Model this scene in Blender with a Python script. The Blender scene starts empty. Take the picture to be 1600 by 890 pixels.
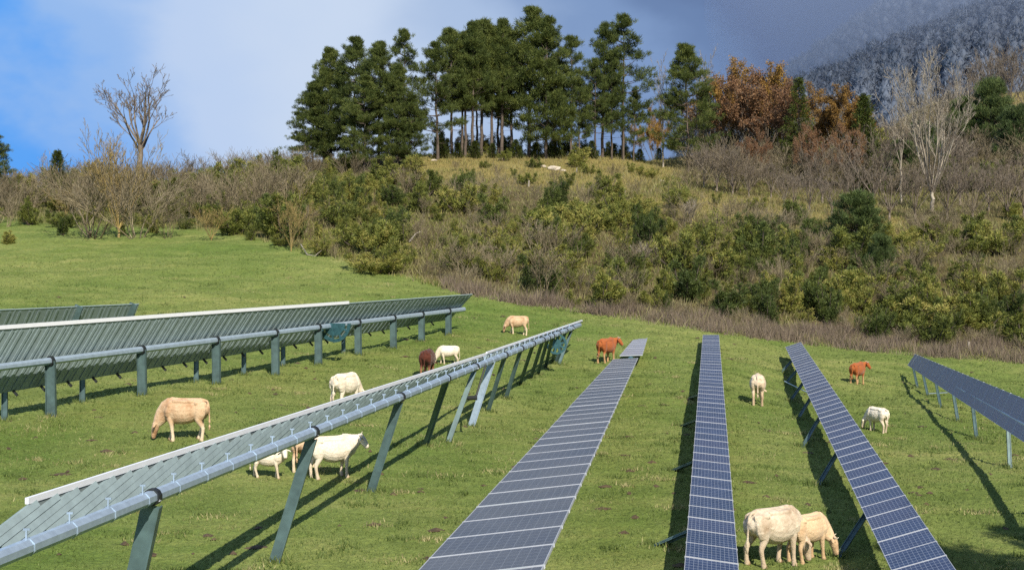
import bpy, math, random
import numpy as np
from mathutils import Vector, Matrix

# ---------------------------------------------------------------- camera, sky, sun, exposure
scene = bpy.context.scene
F = 2198.0                      # focal length in pixels of the 1600 px wide photograph
cam_data = bpy.data.cameras.new('camera')
cam_data.sensor_width = 36.0
cam_data.lens = 36.0 * F / 1600.0
cam_data.clip_start = 0.5
cam_data.clip_end = 9000.0
cam = bpy.data.objects.new('camera', cam_data)
scene.collection.objects.link(cam)
cam.location = (0, 0, 0)
cam.rotation_euler = (math.radians(90), 0, 0)
scene.camera = cam

SUN_A, SUN_E = math.radians(70), math.radians(39)
to_sun = Vector((math.cos(SUN_E)*math.cos(SUN_A), -math.cos(SUN_E)*math.sin(SUN_A), math.sin(SUN_E)))
sl = bpy.data.lights.new('sun', 'SUN')
sl.energy = 4.3
sl.angle = math.radians(0.5)
sl.color = (1.0, 0.92, 0.78)
so = bpy.data.objects.new('sun', sl)
so.rotation_euler = (-to_sun).to_track_quat('-Z', 'Y').to_euler()
scene.collection.objects.link(so)

world = bpy.data.worlds.new('World')
scene.world = world
world.use_nodes = True
nt = world.node_tree
for n in list(nt.nodes): nt.nodes.remove(n)
N = nt.nodes.new; L = nt.links.new
out = N('ShaderNodeOutputWorld'); mixs = N('ShaderNodeMixShader')
sky = N('ShaderNodeTexSky'); sky.sky_type = 'NISHITA'; sky.sun_disc = False
sky.sun_elevation = SUN_E; sky.sun_rotation = math.atan2(to_sun.x, to_sun.y)
sky.altitude = 900; sky.air_density = 1.3; sky.ozone_density = 2.5
bg1 = N('ShaderNodeBackground'); bg1.inputs[1].default_value = 0.145
L(sky.outputs[0], bg1.inputs[0])
tc = N('ShaderNodeTexCoord'); sx = N('ShaderNodeSeparateXYZ'); L(tc.outputs['Generated'], sx.inputs[0])
nz = N('ShaderNodeTexNoise'); nz.inputs['Scale'].default_value = 4.5; nz.inputs['Detail'].default_value = 6
nz.inputs['Roughness'].default_value = 0.5
mpn = N('ShaderNodeMapping'); mpn.inputs['Scale'].default_value = (1, 1, 1.6)
L(tc.outputs['Generated'], mpn.inputs[0]); L(mpn.outputs[0], nz.inputs['Vector'])
def wm(op, a, b, c=None):
    m = N('ShaderNodeMath'); m.operation = op
    for i, v in enumerate((a, b, c)):
        if v is None: continue
        if isinstance(v, (int, float)): m.inputs[i].default_value = v
        else: L(v, m.inputs[i])
    return m.outputs[0]
# cloud cover: clear blue in the west (left), a veil of mist overhead, heavy grey-blue cloud in the east
ramp = N('ShaderNodeValToRGB'); L(wm('ADD', sx.outputs[0], .5), ramp.inputs[0])
ramp.color_ramp.elements[0].position = 0.0; ramp.color_ramp.elements[0].color = (0, 0, 0, 1)
ramp.color_ramp.elements[1].position = 0.10; ramp.color_ramp.elements[1].color = (1, 1, 1, 1)
cramp = N('ShaderNodeValToRGB')
cm = wm('MULTIPLY_ADD', nz.outputs[0], 0.32, wm('MULTIPLY_ADD', sx.outputs[2], 0.22, wm('ADD', sx.outputs[0], 0.33)))
L(cm, cramp.inputs[0])
cr = cramp.color_ramp; cr.interpolation = 'EASE'
cols = [(0.165, (.11, .37, .90)), (0.215, (.30, .49, .84)), (0.29, (.50, .63, .86)), (0.40, (.57, .68, .86)), (0.52, (.40, .525, .75)),
        (0.61, (.21, .32, .55)), (0.66, (.15, .235, .43)), (0.71, (.10, .150, .30)), (0.78, (.08, .12, .235))]
cols = [(p, tuple(v/1.52 for v in c)) for p, c in cols]
cr.elements[0].position = cols[0][0]; cr.elements[0].color = cols[0][1] + (1,)
cr.elements[1].position = cols[-1][0]; cr.elements[1].color = cols[-1][1] + (1,)
for p, c in cols[1:-1]:
    e = cr.elements.new(p); e.color = c + (1,)
bg2 = N('ShaderNodeBackground'); bg2.inputs[1].default_value = 1.0
L(cramp.outputs[0], bg2.inputs[0])
L(ramp.outputs[0], mixs.inputs[0]); L(bg1.outputs[0], mixs.inputs[1]); L(bg2.outputs[0], mixs.inputs[2])
L(mixs.outputs[0], out.inputs[0])

scene.view_settings.view_transform = 'Standard'
scene.view_settings.look = 'None'
scene.view_settings.exposure = 0.62
scene.view_settings.gamma = 1.0
scene.view_settings.use_curve_mapping = False
scene.cycles.max_bounces = 6
scene.cycles.diffuse_bounces = 2
scene.cycles.glossy_bounces = 2
scene.cycles.transparent_max_bounces = 8
scene.cycles.use_denoising = False

C = scene.collection
PI = math.pi

# ---------------------------------------------------------------- helpers
def tag(o, label=None, cat=None, group=None, kind=None):
    if label: o['label'] = label
    if cat: o['category'] = cat
    if group: o['group'] = group
    if kind: o['kind'] = kind
    return o
def empty(name, loc=(0, 0, 0), rz=0):
    o = bpy.data.objects.new(name, None)
    o.empty_display_size = 0.3
    o.location = loc; o.rotation_euler = (0, 0, rz)
    C.objects.link(o)
    return o
def link_mesh(name, me, mats, parent=None, smooth=False):
    for m in (mats if isinstance(mats, (list, tuple)) else [mats]): me.materials.append(m)
    if smooth:
        me.polygons.foreach_set('use_smooth', np.ones(len(me.polygons), dtype=bool))
    o = bpy.data.objects.new(name, me)
    C.objects.link(o)
    if parent is not None: o.parent = parent
    return o
def np_mesh(name, verts, faces, tint=None, nper=None):
    """verts (n,3), faces (m,k) with constant k; tint: per-vertex float -> colour attribute"""
    verts = np.asarray(verts, dtype=np.float32); faces = np.asarray(faces, dtype=np.int32)
    me = bpy.data.meshes.new(name)
    me.vertices.add(len(verts)); me.vertices.foreach_set('co', verts.ravel())
    k = faces.shape[1]
    me.loops.add(faces.size); me.loops.foreach_set('vertex_index', faces.ravel())
    me.polygons.add(len(faces)); me.polygons.foreach_set('loop_start', np.arange(0, faces.size, k, dtype=np.int32))
    me.update(calc_edges=True)
    if tint is not None:
        a = me.attributes.new('tint', 'FLOAT', 'POINT'); a.data.foreach_set('value', np.asarray(tint, dtype=np.float32))
    return me
class MB:
    """collects boxes, prisms and tubes and builds ONE mesh"""
    def __init__(s): s.v = []; s.f = []; s.m = []; s.uv = {}
    def quadbox(s, a, b, mi=0, top_mi=None, uvtop=False):
        """a: 4 bottom corners, b: 4 top corners, same order (counter-clockwise seen from the top)"""
        n = len(s.v); s.v += [tuple(p) for p in a] + [tuple(p) for p in b]
        fs = [(n+3, n+2, n+1, n), (n+4, n+5, n+6, n+7)] + [(n+i, n+(i+1) % 4, n+4+(i+1) % 4, n+4+i) for i in range(4)]
        for i, f in enumerate(fs):
            if i == 1 and uvtop: s.uv[len(s.f)] = [(0, 0), (1, 0), (1, 1), (0, 1)]
            s.f.append(f); s.m.append(top_mi if (i == 1 and top_mi is not None) else mi)
    def bar(s, p, q, w, h, up=Vector((0, 0, 1)), mi=0):
        p = Vector(p); q = Vector(q); t = (q-p).normalized()
        a = t.cross(up)
        if a.length < 1e-4: a = t.cross(Vector((1, 0, 0)))
        a.normalize(); b = a.cross(t)
        a = a*w/2; b = b*h/2
        s.quadbox([p-a-b, p+a-b, p+a+b, p-a+b], [q-a-b, q+a-b, q+a+b, q-a+b], mi)
    def tube(s, pts, radii, n=8, mi=0, cap=True, wh=None):
        pts = [Vector(p) for p in pts]; base = len(s.v)
        for i, p in enumerate(pts):
            t = (pts[min(i+1, len(pts)-1)] - pts[max(i-1, 0)]).normalized()
            a = t.cross(Vector((0, 0, 1)))
            if a.length < 1e-3: a = Vector((0, 1, 0)) if abs(t.z) > .9 else Vector((1, 0, 0))
            a.normalize(); b = a.cross(t)
            r = radii[i] if hasattr(radii, '__len__') else radii
            ra, rb = (r if hasattr(r, '__len__') else (r, r))
            for k in range(n):
                an = 2*PI*(k+.5)/n
                s.v.append(tuple(p + a*math.cos(an)*ra + b*math.sin(an)*rb))
        for i in range(len(pts)-1):
            for k in range(n):
                k2 = (k+1) % n
                s.f.append((base+i*n+k, base+i*n+k2, base+(i+1)*n+k2, base+(i+1)*n+k)); s.m.append(mi)
        if cap:
            s.f.append(tuple(base+k for k in reversed(range(n)))); s.m.append(mi)
            s.f.append(tuple(base+(len(pts)-1)*n+k for k in range(n))); s.m.append(mi)
    def mesh(s, name):
        me = bpy.data.meshes.new(name); me.from_pydata(s.v, [], s.f); me.polygons.foreach_set('material_index', s.m)
        if s.uv:
            uvl = me.uv_layers.new(name='UVMap')
            for fi, co in s.uv.items():
                for li, c in zip(me.polygons[fi].loop_indices, co): uvl.data[li].uv = c
        me.update()
        return me
    def build(s, name, mats, parent=None, smooth=False):
        return link_mesh(name, s.mesh(name), mats, parent, smooth)
def copy_thing(root):
    r = root.copy(); C.objects.link(r)
    for ch in root.children:
        c = ch.copy(); C.objects.link(c); c.parent = r
        for g in ch.children:
            d = g.copy(); C.objects.link(d); d.parent = c
    return r

# ---------------------------------------------------------------- materials
def new_mat(name):
    m = bpy.data.materials.new(name); m.use_nodes = True
    nt = m.node_tree; b = nt.nodes['Principled BSDF']
    return m, nt, b
def node(nt, t, **kw):
    n = nt.nodes.new(t)
    for k, v in kw.items(): n.inputs[k].default_value = v
    return n
def ramp_node(nt, fac, stops):
    r = nt.nodes.new('ShaderNodeValToRGB'); cr = r.color_ramp
    cr.elements[0].position = stops[0][0]; cr.elements[0].color = stops[0][1]+(1,)
    cr.elements[1].position = stops[-1][0]; cr.elements[1].color = stops[-1][1]+(1,)
    for p, c in stops[1:-1]:
        e = cr.elements.new(p); e.color = c+(1,)
    nt.links.new(fac, r.inputs[0]); return r.outputs[0]
def mixc(nt, fac, a, b, mode='MIX'):
    m = nt.nodes.new('ShaderNodeMix'); m.data_type = 'RGBA'; m.blend_type = mode
    for sock, v in ((m.inputs['Factor'], fac), (m.inputs['A'], a), (m.inputs['B'], b)):
        if isinstance(v, (int, float)): sock.default_value = v
        elif isinstance(v, tuple): sock.default_value = v+(1,) if len(v) == 3 else v
        else: nt.links.new(v, sock)
    return m.outputs['Result']
def noise(nt, scale, detail=3, rough=.55, coord='Object', vec=None, dist=0.0):
    n = nt.nodes.new('ShaderNodeTexNoise'); n.inputs['Scale'].default_value = scale; n.inputs['Detail'].default_value = detail
    n.inputs['Roughness'].default_value = rough; n.inputs['Distortion'].default_value = dist
    if vec is None:
        t = nt.nodes.new('ShaderNodeTexCoord'); vec = t.outputs[coord]
    nt.links.new(vec, n.inputs['Vector']); return n.outputs[0]
def metal_mat(name, col, rough=.45, metallic=.6, var=.25, scale=3):
    m, nt, b = new_mat(name)
    n = noise(nt, scale, 5)
    c = ramp_node(nt, n, [(0.3, tuple(x*(1-var) for x in col)), (0.7, tuple(min(1, x*(1+var)) for x in col))])
    nt.links.new(c, b.inputs['Base Color']); b.inputs['Roughness'].default_value = rough; b.inputs['Metallic'].default_value = metallic
    return m
def foliage_mat(name, stops, trans=.25, obj_var=.35):
    """colour from the per-clump attribute 'tint' plus a per-plant random shift"""
    m, nt, b = new_mat(name)
    a = nt.nodes.new('ShaderNodeAttribute'); a.attribute_name = 'tint'
    oi = nt.nodes.new('ShaderNodeObjectInfo')
    mm = nt.nodes.new('ShaderNodeMath'); mm.operation = 'MULTIPLY_ADD'; mm.inputs[1].default_value = obj_var
    mm.inputs[2].default_value = -obj_var/2
    nt.links.new(oi.outputs['Random'], mm.inputs[0])
    ad = nt.nodes.new('ShaderNodeMath'); ad.operation = 'ADD'; nt.links.new(a.outputs['Fac'], ad.inputs[0]); nt.links.new(mm.outputs[0], ad.inputs[1])
    c = ramp_node(nt, ad.outputs[0], stops)
    nt.links.new(c, b.inputs['Base Color']); b.inputs['Roughness'].default_value = .6
    b.inputs['Specular IOR Level'].default_value = .25
    if trans > 0:
        tr = nt.nodes.new('ShaderNodeBsdfTranslucent'); nt.links.new(c, tr.inputs[0])
        mx = nt.nodes.new('ShaderNodeMixShader'); mx.inputs[0].default_value = trans
        o = nt.nodes['Material Output']
        nt.links.new(b.outputs[0], mx.inputs[1]); nt.links.new(tr.outputs[0], mx.inputs[2]); nt.links.new(mx.outputs[0], o.inputs[0])
    return m

# ---------------------------------------------------------------- terrain: depth of the ground along sight lines, turned into a height field
COLS = {
 -300: [(900,33),(690,50),(560,70),(480,88),(420,104),(375,122),(340,145),(322,165),(312,195),(416,300),(445,430)],
 0:    [(900,33),(690,50),(560,72),(480,91),(420,110),(375,128),(345,150),(325,172),(312,200),(416,300),(445,430)],
 150:  [(900,33),(690,50),(560,72),(480,91),(420,109),(378,126),(348,146),(315,172),(285,200),(410,300),(445,430)],
 300:  [(900,33),(690,50),(560,73),(480,91),(420,108),(380,124),(350,143),(310,172),(282,200),(400,300),(445,430)],
 500:  [(900,33),(690,51),(560,75),(480,93),(405,114),(360,130),(305,150),(268,180),(254,203),(390,310),(440,430)],
 700:  [(900,33),(700,51),(560,76),(490,94),(440,108),(400,119),(330,143),(275,172),(243,196),(380,300),(440,430)],
 900:  [(900,33),(700,52),(570,78),(520,91),(480,102),(440,112),(350,138),(300,160),(260,184),(243,203),(360,300),(430,430)],
 1100: [(900,33),(700,52),(570,79),(525,94),(500,103),(450,115),(380,134),(322,156),(302,172),(262,210),(245,228),(350,320),(420,430)],
 1300: [(900,34),(700,54),(610,79),(545,102),(530,107),(450,121),(380,137),(335,153),(318,172),(272,205),(238,235),(330,320),(400,430)],
 1450: [(900,34),(700,55),(625,78),(560,101),(540,108),(450,124),(385,138),(335,158),(300,190),(230,230),(165,268),(240,340),(330,430)],
 1600: [(900,34),(700,56),(640,78),(575,101),(550,109),(450,127),(385,142),(330,164),(270,195),(200,232),(146,266),(230,340),(320,430)],
 1900: [(900,34),(700,57),(650,78),(590,100),(565,109),(470,128),(390,145),(330,168),(260,200),(190,235),(130,270),(210,340),(300,430)],
}
def pchip(x, y, xq):
    x = np.asarray(x, float); y = np.asarray(y, float); h = np.diff(x); dl = np.diff(y)/h
    m = np.zeros(len(x)); m[0] = dl[0]; m[-1] = dl[-1]
    for i in range(1, len(x)-1):
        if dl[i-1]*dl[i] > 0:
            w1 = 2*h[i]+h[i-1]; w2 = h[i]+2*h[i-1]; m[i] = (w1+w2)/(w1/dl[i-1]+w2/dl[i])
    k = np.clip(np.searchsorted(x, xq)-1, 0, len(x)-2); t = (xq-x[k])/h[k]
    return ((2*t**3-3*t**2+1)*y[k] + (t**3-2*t**2+t)*h[k]*m[k] + (-2*t**3+3*t**2)*y[k+1] + (t**3-t**2)*h[k]*m[k+1])
DG = np.arange(33, 431, 1.0)
keys = sorted(COLS)
tab = np.array([pchip([d for _, d in COLS[k]], [-(py-445)/F*d for py, d in COLS[k]], DG) for k in keys])
UG = np.linspace((keys[0]-800)/F, (keys[-1]-800)/F, 221)
ku = np.array([(k-800)/F for k in keys])
TAB = np.array([pchip(ku, tab[:, j], UG) for j in range(len(DG))]).T      # [u, d]
# soften the kinks
for _ in range(5):
    TAB[:, 1:-1] = .25*TAB[:, :-2]+.5*TAB[:, 1:-1]+.25*TAB[:, 2:]
for _ in range(12):
    TAB[1:-1] = .25*TAB[:-2]+.5*TAB[1:-1]+.25*TAB[2:]
_rs = np.random.RandomState(5)
_W = [( _rs.uniform(.05, .55)*s, _rs.uniform(.05, .55)*s, _rs.uniform(0, 6.28), a) for s, a in [(1, .05)]*7 + [(3, .022)]*9 + [(8, .010)]*9]
def wave(x, y):
    r = np.zeros(np.broadcast(x, y).shape)
    for i, (a, b, c, m) in enumerate(_W):
        r = r + m*np.sin(a*x*(1 if i % 2 else -1) + b*y + c)
    return r
def G(x, y):
    """height of the ground at world x, y"""
    x = np.asarray(x, float); y = np.asarray(y, float)
    d = np.clip(y, 33, 430); u = x/np.maximum(y, 28)
    u = np.clip(u, UG[0], UG[-1])
    fi = (u-UG[0])/(UG[1]-UG[0]); i = np.clip(fi.astype(int), 0, len(UG)-2); fi = fi-i
    fj = d-33; j = np.clip(fj.astype(int), 0, len(DG)-2); fj = fj-j
    z = (TAB[i, j]*(1-fi)+TAB[i+1, j]*fi)*(1-fj) + (TAB[i, j+1]*(1-fi)+TAB[i+1, j+1]*fi)*fj
    z = z + np.where(y < 33, -(33-y)*.045, 0) - np.where(y > 430, np.minimum((y-430)*.09, 60), 0)
    amp = np.clip((y-20)/60, .35, 1)
    return z + wave(x, y)*amp*.7
_dd = np.arange(20, 400, .25)
def hit(px, py):
    """first point of the ground seen at pixel (px, py), else the crest below it"""
    u = (px-800)/F; z = G(u*_dd, _dd); p = 445 - z/_dd*F
    k = np.nonzero(p <= py)[0]
    i = k[0] if len(k) else int(np.argmin(p))
    d = _dd[i]
    return Vector((u*d, d, float(G(u*d, d))))
def unproj(px, py, d): return Vector(((px-800)/F*d, d, -(py-445)/F*d))

# pixel outlines of the ground covers
EDGE = np.array([(-400,378),(0,374),(130,380),(300,378),(400,388),(520,408),(620,432),(740,462),(850,480),(960,494),(1100,516),(1250,536),(1400,552),(1600,566),(2000,590)], float)
def edge_y(px): return np.interp(px, EDGE[:, 0], EDGE[:, 1])
def in_poly(x, y, poly):
    r = np.zeros(np.shape(x), bool); n = len(poly); j = n-1
    for i in range(n):
        xi, yi = poly[i]; xj, yj = poly[j]
        c = ((yi > y) != (yj > y)) & (x < (xj-xi)*(y-yi)/((yj-yi)+1e-9)+xi)
        r ^= c; j = i
    return r
GOLD = [[(660,238),(700,236),(900,238),(1010,232),(1070,250),(1060,275),(990,300),(900,302),(840,290),(760,292),(690,285),(640,262)],
        [(1040,300),(1120,302),(1250,312),(1330,325),(1420,345),(1400,362),(1300,352),(1180,345),(1060,330),(990,318)],
        [(1490,140),(1620,140),(1700,200),(1620,250),(1560,215),(1520,180)],
        [(1560,340),(1640,330),(1640,365),(1570,362)]]
def soft_poly(px, py, poly, s=7):
    r = 0
    for dx, dy in ((0, 0), (s, 0), (-s, 0), (0, s), (0, -s), (s, s), (-s, -s)): r = r + in_poly(px+dx, py+dy, poly)
    return r/7.0
# ---------------------------------------------------------------- ground sheet
def ground_material():
    m, nt, b = new_mat('meadow_and_scrub_ground')
    at = nt.nodes.new('ShaderNodeAttribute'); at.attribute_name = 'cover'
    sp = nt.nodes.new('ShaderNodeSeparateColor'); nt.links.new(at.outputs['Color'], sp.inputs[0])
    big = noise(nt, .06, 4); mid = noise(nt, .55, 6, .65); fine = noise(nt, 5.5, 5, .7)
    mp = nt.nodes.new('ShaderNodeMapping'); mp.inputs['Scale'].default_value = (.35, 1.2, 1)
    t = nt.nodes.new('ShaderNodeTexCoord'); nt.links.new(t.outputs['Object'], mp.inputs[0])
    streak = noise(nt, .5, 6, .7, vec=mp.outputs[0])
    g1 = ramp_node(nt, mid, [(.3, (.112, .152, .042)), (.5, (.158, .208, .062)), (.72, (.222, .242, .095))])
    g2 = ramp_node(nt, streak, [(.34, (.095, .132, .032)), (.5, (.166, .210, .058)), (.68, (.25, .254, .092))])
    g = mixc(nt, .55, g1, g2)
    gb = ramp_node(nt, big, [(.35, (.72, .84, .65)), (.65, (1.22, 1.12, 1.15))])
    g = mixc(nt, 1.0, g, gb, 'MULTIPLY')
    fr = ramp_node(nt, fine, [(.25, (.55, .55, .5)), (.5, (1, 1, 1)), (.75, (1.35, 1.3, 1.25))])
    g = mixc(nt, .8, g, fr, 'MULTIPLY')
    # bare earth and dung specks
    sc = ramp_node(nt, noise(nt, 1.3, 6, .75), [(.66, (0, 0, 0)), (.74, (1, 1, 1))])
    g = mixc(nt, sc, g, (.060, .042, .018))
    s1 = ramp_node(nt, mid, [(.25, (.050, .040, .018)), (.5, (.105, .085, .042)), (.75, (.10, .11, .035))])
    s1 = mixc(nt, 1.0, s1, fr, 'MULTIPLY')
    d1 = ramp_node(nt, streak, [(.25, (.15, .135, .045)), (.5, (.26, .215, .08)), (.75, (.17, .18, .055))])
    d1 = mixc(nt, 1.0, d1, fr, 'MULTIPLY')
    c = mixc(nt, sp.outputs[0], g, s1)
    c = mixc(nt, sp.outputs[1], c, d1)
    nt.links.new(c, b.inputs['Base Color']); b.inputs['Roughness'].default_value = .95
    b.inputs['Specular IOR Level'].default_value = .1
    bp = nt.nodes.new('ShaderNodeBump'); bp.inputs['Strength'].default_value = .9; bp.inputs['Distance'].default_value = .10
    h = nt.nodes.new('ShaderNodeMath'); h.operation = 'ADD'
    nt.links.new(fine, h.inputs[0]); nt.links.new(noise(nt, 1.7, 5, .7), h.inputs[1])
    nt.links.new(h.outputs[0], bp.inputs['Height']); nt.links.new(bp.outputs[0], b.inputs['Normal'])
    return m
def cover(x, y):
    """(scrub, golden) 0..1 at a world point"""
    px = 800 + x/np.maximum(y, 28)*F; z = G(x, y); py = 445 - z/np.maximum(y, 20)*F
    e = edge_y(px)
    k = np.interp(px, [0, 350, 560], [26, 16, 2])
    scrub = np.clip((e - k - py)/9.0, 0, 1)*(y > 70)
    gold = np.zeros_like(px)
    for p in GOLD: gold = np.maximum(gold, soft_poly(px, py, p))
    gold = gold*((y > 120) & (y < 300))
    return scrub*np.interp(px, [0, 300, 500], [.6, .75, 1]), gold
ds = np.concatenate([np.linspace(-400, 0, 12), np.linspace(6, 30, 12), np.exp(np.linspace(math.log(31), math.log(280), 720)), np.linspace(290, 440, 30), np.linspace(480, 5000, 40)])
uc = np.concatenate([np.linspace(-6, -.5, 14), np.linspace(-.44, .44, 620), np.linspace(.5, 6, 14)])
Dg, Ug = np.meshgrid(ds, uc, indexing='ij')
X = Ug*np.maximum(Dg, 30); Y = Dg
Z = G(X, Y)
rs = np.random.RandomState(1)
near = ((Y > 20) & (Y < 270) & (np.abs(Ug) < .45))
Z = Z + rs.normal(0, 1, Z.shape)*np.clip(Y/2600, .008, .045)*near
nj = len(uc); ii, jj = np.meshgrid(np.arange(len(ds)-1), np.arange(nj-1), indexing='ij')
v0 = (ii*nj+jj).ravel()
faces = np.stack([v0, v0+1, v0+nj+1, v0+nj], 1)
me = np_mesh('ground', np.stack([X.ravel(), Y.ravel(), Z.ravel()], 1), faces)
cs, cg = cover(X.ravel(), Y.ravel())
ca = me.color_attributes.new('cover', 'FLOAT_COLOR', 'POINT')
ca.data.foreach_set('color', np.stack([cs, cg, cs*0, cs*0+1], 1).astype(np.float32).ravel())
tag(link_mesh('ground', me, ground_material(), smooth=True), kind='structure')

# ---------------------------------------------------------------- blades: cards of real grass and twigs standing on the ground
def blades(name, pts, hgt, wid, lean, tint, mats, rs, label, cat, curve=1, nrm=None):
    """each blade: a narrow triangle rising from pts"""
    n = len(pts); an = rs.uniform(0, 2*PI, n); la = rs.uniform(0, 2*PI, n)
    side = np.stack([np.cos(an), np.sin(an), np.zeros(n)], 1)*(wid*.5)[:, None]
    tip = pts + np.stack([np.cos(la)*lean, np.sin(la)*lean, np.ones(n)], 1)*hgt[:, None]
    v = np.empty((n, 3, 3)); v[:, 0] = pts-side; v[:, 1] = pts+side; v[:, 2] = tip
    f = np.arange(n*3).reshape(n, 3)
    me = np_mesh(name, v.reshape(-1, 3), f, tint=np.repeat(tint, 3))
    o = link_mesh(name, me, mats)
    return tag(o, label, cat, kind='stuff')
mat_grass = foliage_mat('pasture_grass', [(0, (.085, .125, .030)), (.45, (.160, .214, .062)), (.8, (.240, .258, .095)), (1, (.40, .36, .18))], .3, 0)
rs = np.random.RandomState(11)
n = 330000
d = np.exp(rs.uniform(math.log(22), math.log(118), n)); u = rs.uniform(-.41, .41, n)
x = u*d; y = d; px = 800+u*F
z = G(x, y); py = 445 - z/d*F
ok = (py > edge_y(px)-6)
x, y, z = x[ok], y[ok], z[ok]
clump = np.sin(x*2.1+np.sin(y*1.7)*2)*np.sin(y*2.6+np.sin(x*1.3)*2)*.5+.5
clump2 = np.sin(x*.5+np.sin(y*.37)*2)*np.sin(y*.61+np.sin(x*.43)*2)*.5+.5
keep = rs.uniform(0, 1, len(x)) < .35+.65*clump
x, y, z, clump, clump2 = x[keep], y[keep], z[keep], clump[keep], clump2[keep]
n = len(x)
h = rs.uniform(.04, .11, n)*(.7+.6*clump)*np.clip(y/45, .8, 1.15)
blades('meadow_grass', np.stack([x, y, z-.015], 1), h, rs.uniform(.018, .04, n)*np.clip(y/40, .8, 2.6), rs.uniform(.1, .9, n),
       np.clip(rs.normal(.44, .15, n)+.5*(clump2-.5), 0, 1), mat_grass, rs, 'short grazed green pasture grass covering the sunny meadow slope', 'grass')

# taller tufts the cattle leave, and dung and bare clods
n = 520; d = np.exp(rs.uniform(math.log(24), math.log(105), n)); u = rs.uniform(-.4, .4, n); px = 800+u*F; z = G(u*d, d); py = 445-z/d*F
k = py > edge_y(px)-2; u, d, z = u[k], d[k], z[k]; m = 60
cx = np.repeat(u*d, m)+rs.normal(0, 1, len(u)*m)*np.repeat(rs.uniform(.08, .4, len(u)), m); cy = np.repeat(d, m)+rs.normal(0, 1, len(u)*m)*np.repeat(rs.uniform(.08, .3, len(u)), m)
nn_ = len(cx); ct = np.repeat(rs.choice([.05, .2, .35, .9, 1.0], len(u)), m)
blades('grass_tufts', np.stack([cx, cy, G(cx, cy)-.01], 1), rs.uniform(.06, .17, nn_), rs.uniform(.03, .05, nn_), rs.uniform(.1, .9, nn_), np.clip(ct+rs.normal(0, .1, nn_), 0, 1), mat_grass, rs,
       'scattered taller tufts of darker and straw-coloured grass on the pasture', 'grass')
n = 330; d = np.exp(rs.uniform(math.log(25), math.log(100), n)); u = rs.uniform(-.4, .4, n); px = 800+u*F; z = G(u*d, d); py = 445-z/d*F
k = py > edge_y(px)-2; u, d, z = u[k], d[k], z[k]; V, Fc = [], []
for a, b_, c in zip(u*d, d, z):
    q = 9; w = rs.uniform(.07, .24); h = rs.uniform(.03, .09); st = len(V); ex = rs.uniform(.6, 1.6)
    V.append((a, b_, c+h))
    for i in range(q): an = 2*PI*i/q; r = w*rs.uniform(.6, 1.2); V.append((a+math.cos(an)*r*ex, b_+math.sin(an)*r, c-.02+rs.uniform(0, .03)))
    for i in range(q): Fc.append((st, st+1+i, st+1+(i+1) % q))
clod_me = np_mesh('clods', V, Fc)
tag(link_mesh('clods', clod_me, metal_mat('brown_clods', (.075, .05, .026), .95, 0, .5, 8)), 'small brown cow pats and bare clods dotted over the pasture', 'clods', kind='stuff')
# ---------------------------------------------------------------- solar panel rows
def glass_material(name, dust_sky=0):
    m, nt, b = new_mat(name)
    uv = nt.nodes.new('ShaderNodeUVMap'); sp = nt.nodes.new('ShaderNodeSeparateXYZ'); nt.links.new(uv.outputs[0], sp.inputs[0])
    def mth(op, a, b_, c=None):
        q = nt.nodes.new('ShaderNodeMath'); q.operation = op
        for i, v in enumerate((a, b_, c)):
            if v is None: continue
            if isinstance(v, (int, float)): q.inputs[i].default_value = v
            else: nt.links.new(v, q.inputs[i])
        return q.outputs[0]
    def lines(co, n, w):
        f = mth('FRACT', mth('MULTIPLY', co, float(n)), 0)
        return mth('GREATER_THAN', mth('ABSOLUTE', mth('SUBTRACT', f, .5), 0), .5-w/2)
    gx = lines(sp.outputs[0], 12, .085); gy = lines(sp.outputs[1], 6, .085)
    bus = lines(sp.outputs[1], 24, .13)
    g = mth('MAXIMUM', gx, gy)
    oi = nt.nodes.new('ShaderNodeObjectInfo')
    cell = ramp_node(nt, oi.outputs['Random'], [(0, (.007, .024, .070)), (.5, (.014, .040, .115)), (1, (.028, .040, .100))])
    nn = noise(nt, 1.8, 3); cell = mixc(nt, .5, cell, ramp_node(nt, nn, [(.3, (.006, .02, .065)), (.7, (.03, .055, .13))]))
    c = mixc(nt, mth('MULTIPLY', bus, .22), cell, (.25, .3, .38))
    c = mixc(nt, mth('MULTIPLY', g, .62), c, (.34, .39, .48))
    if int(dust_sky) == 3: c = mixc(nt, .6, c, (.42, .42, .46))  # whitish mix: bright sky reflection painted into the cell colour
    elif int(dust_sky) == 2: c = mixc(nt, .55, c, (.22, .22, .33))  # lilac put into the base colour in place of reflected sky
    elif dust_sky: c = mixc(nt, ramp_node(nt, noise(nt, .25, 5, .65), [(.35, (.05,)*3), (.7, (.55,)*3)]), mixc(nt, .6, c, (.045, .05, .055)), (.13, .13, .135))  # patchy dust, its grey also standing in for sky mirrored in the glass
    nt.links.new(c, b.inputs['Base Color'])
    b.inputs['Roughness'].default_value = .42 if dust_sky else .34; b.inputs['Specular IOR Level'].default_value = .5
    b.inputs['Sheen Weight'].default_value = {0: .30, 1: .45, 2: .6, 3: .8}[int(dust_sky)]; b.inputs['Sheen Roughness'].default_value = .22
    b.inputs['Sheen Tint'].default_value = (.80, .80, .90, 1)
    return m
M_glass = glass_material('photovoltaic_glass')
M_dustsky = glass_material('dusty_sky_tinted_glass', 1)
M_skypale = glass_material('sky_tinted_pale_glass', 3)
M_skylilac = glass_material('sky_tinted_lilac_glass', 2)
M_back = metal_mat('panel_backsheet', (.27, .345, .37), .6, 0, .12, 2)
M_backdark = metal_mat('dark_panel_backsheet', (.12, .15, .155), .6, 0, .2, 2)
M_alu = metal_mat('aluminium_frame', (.42, .45, .51), .5, .2, .08, 5)
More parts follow.
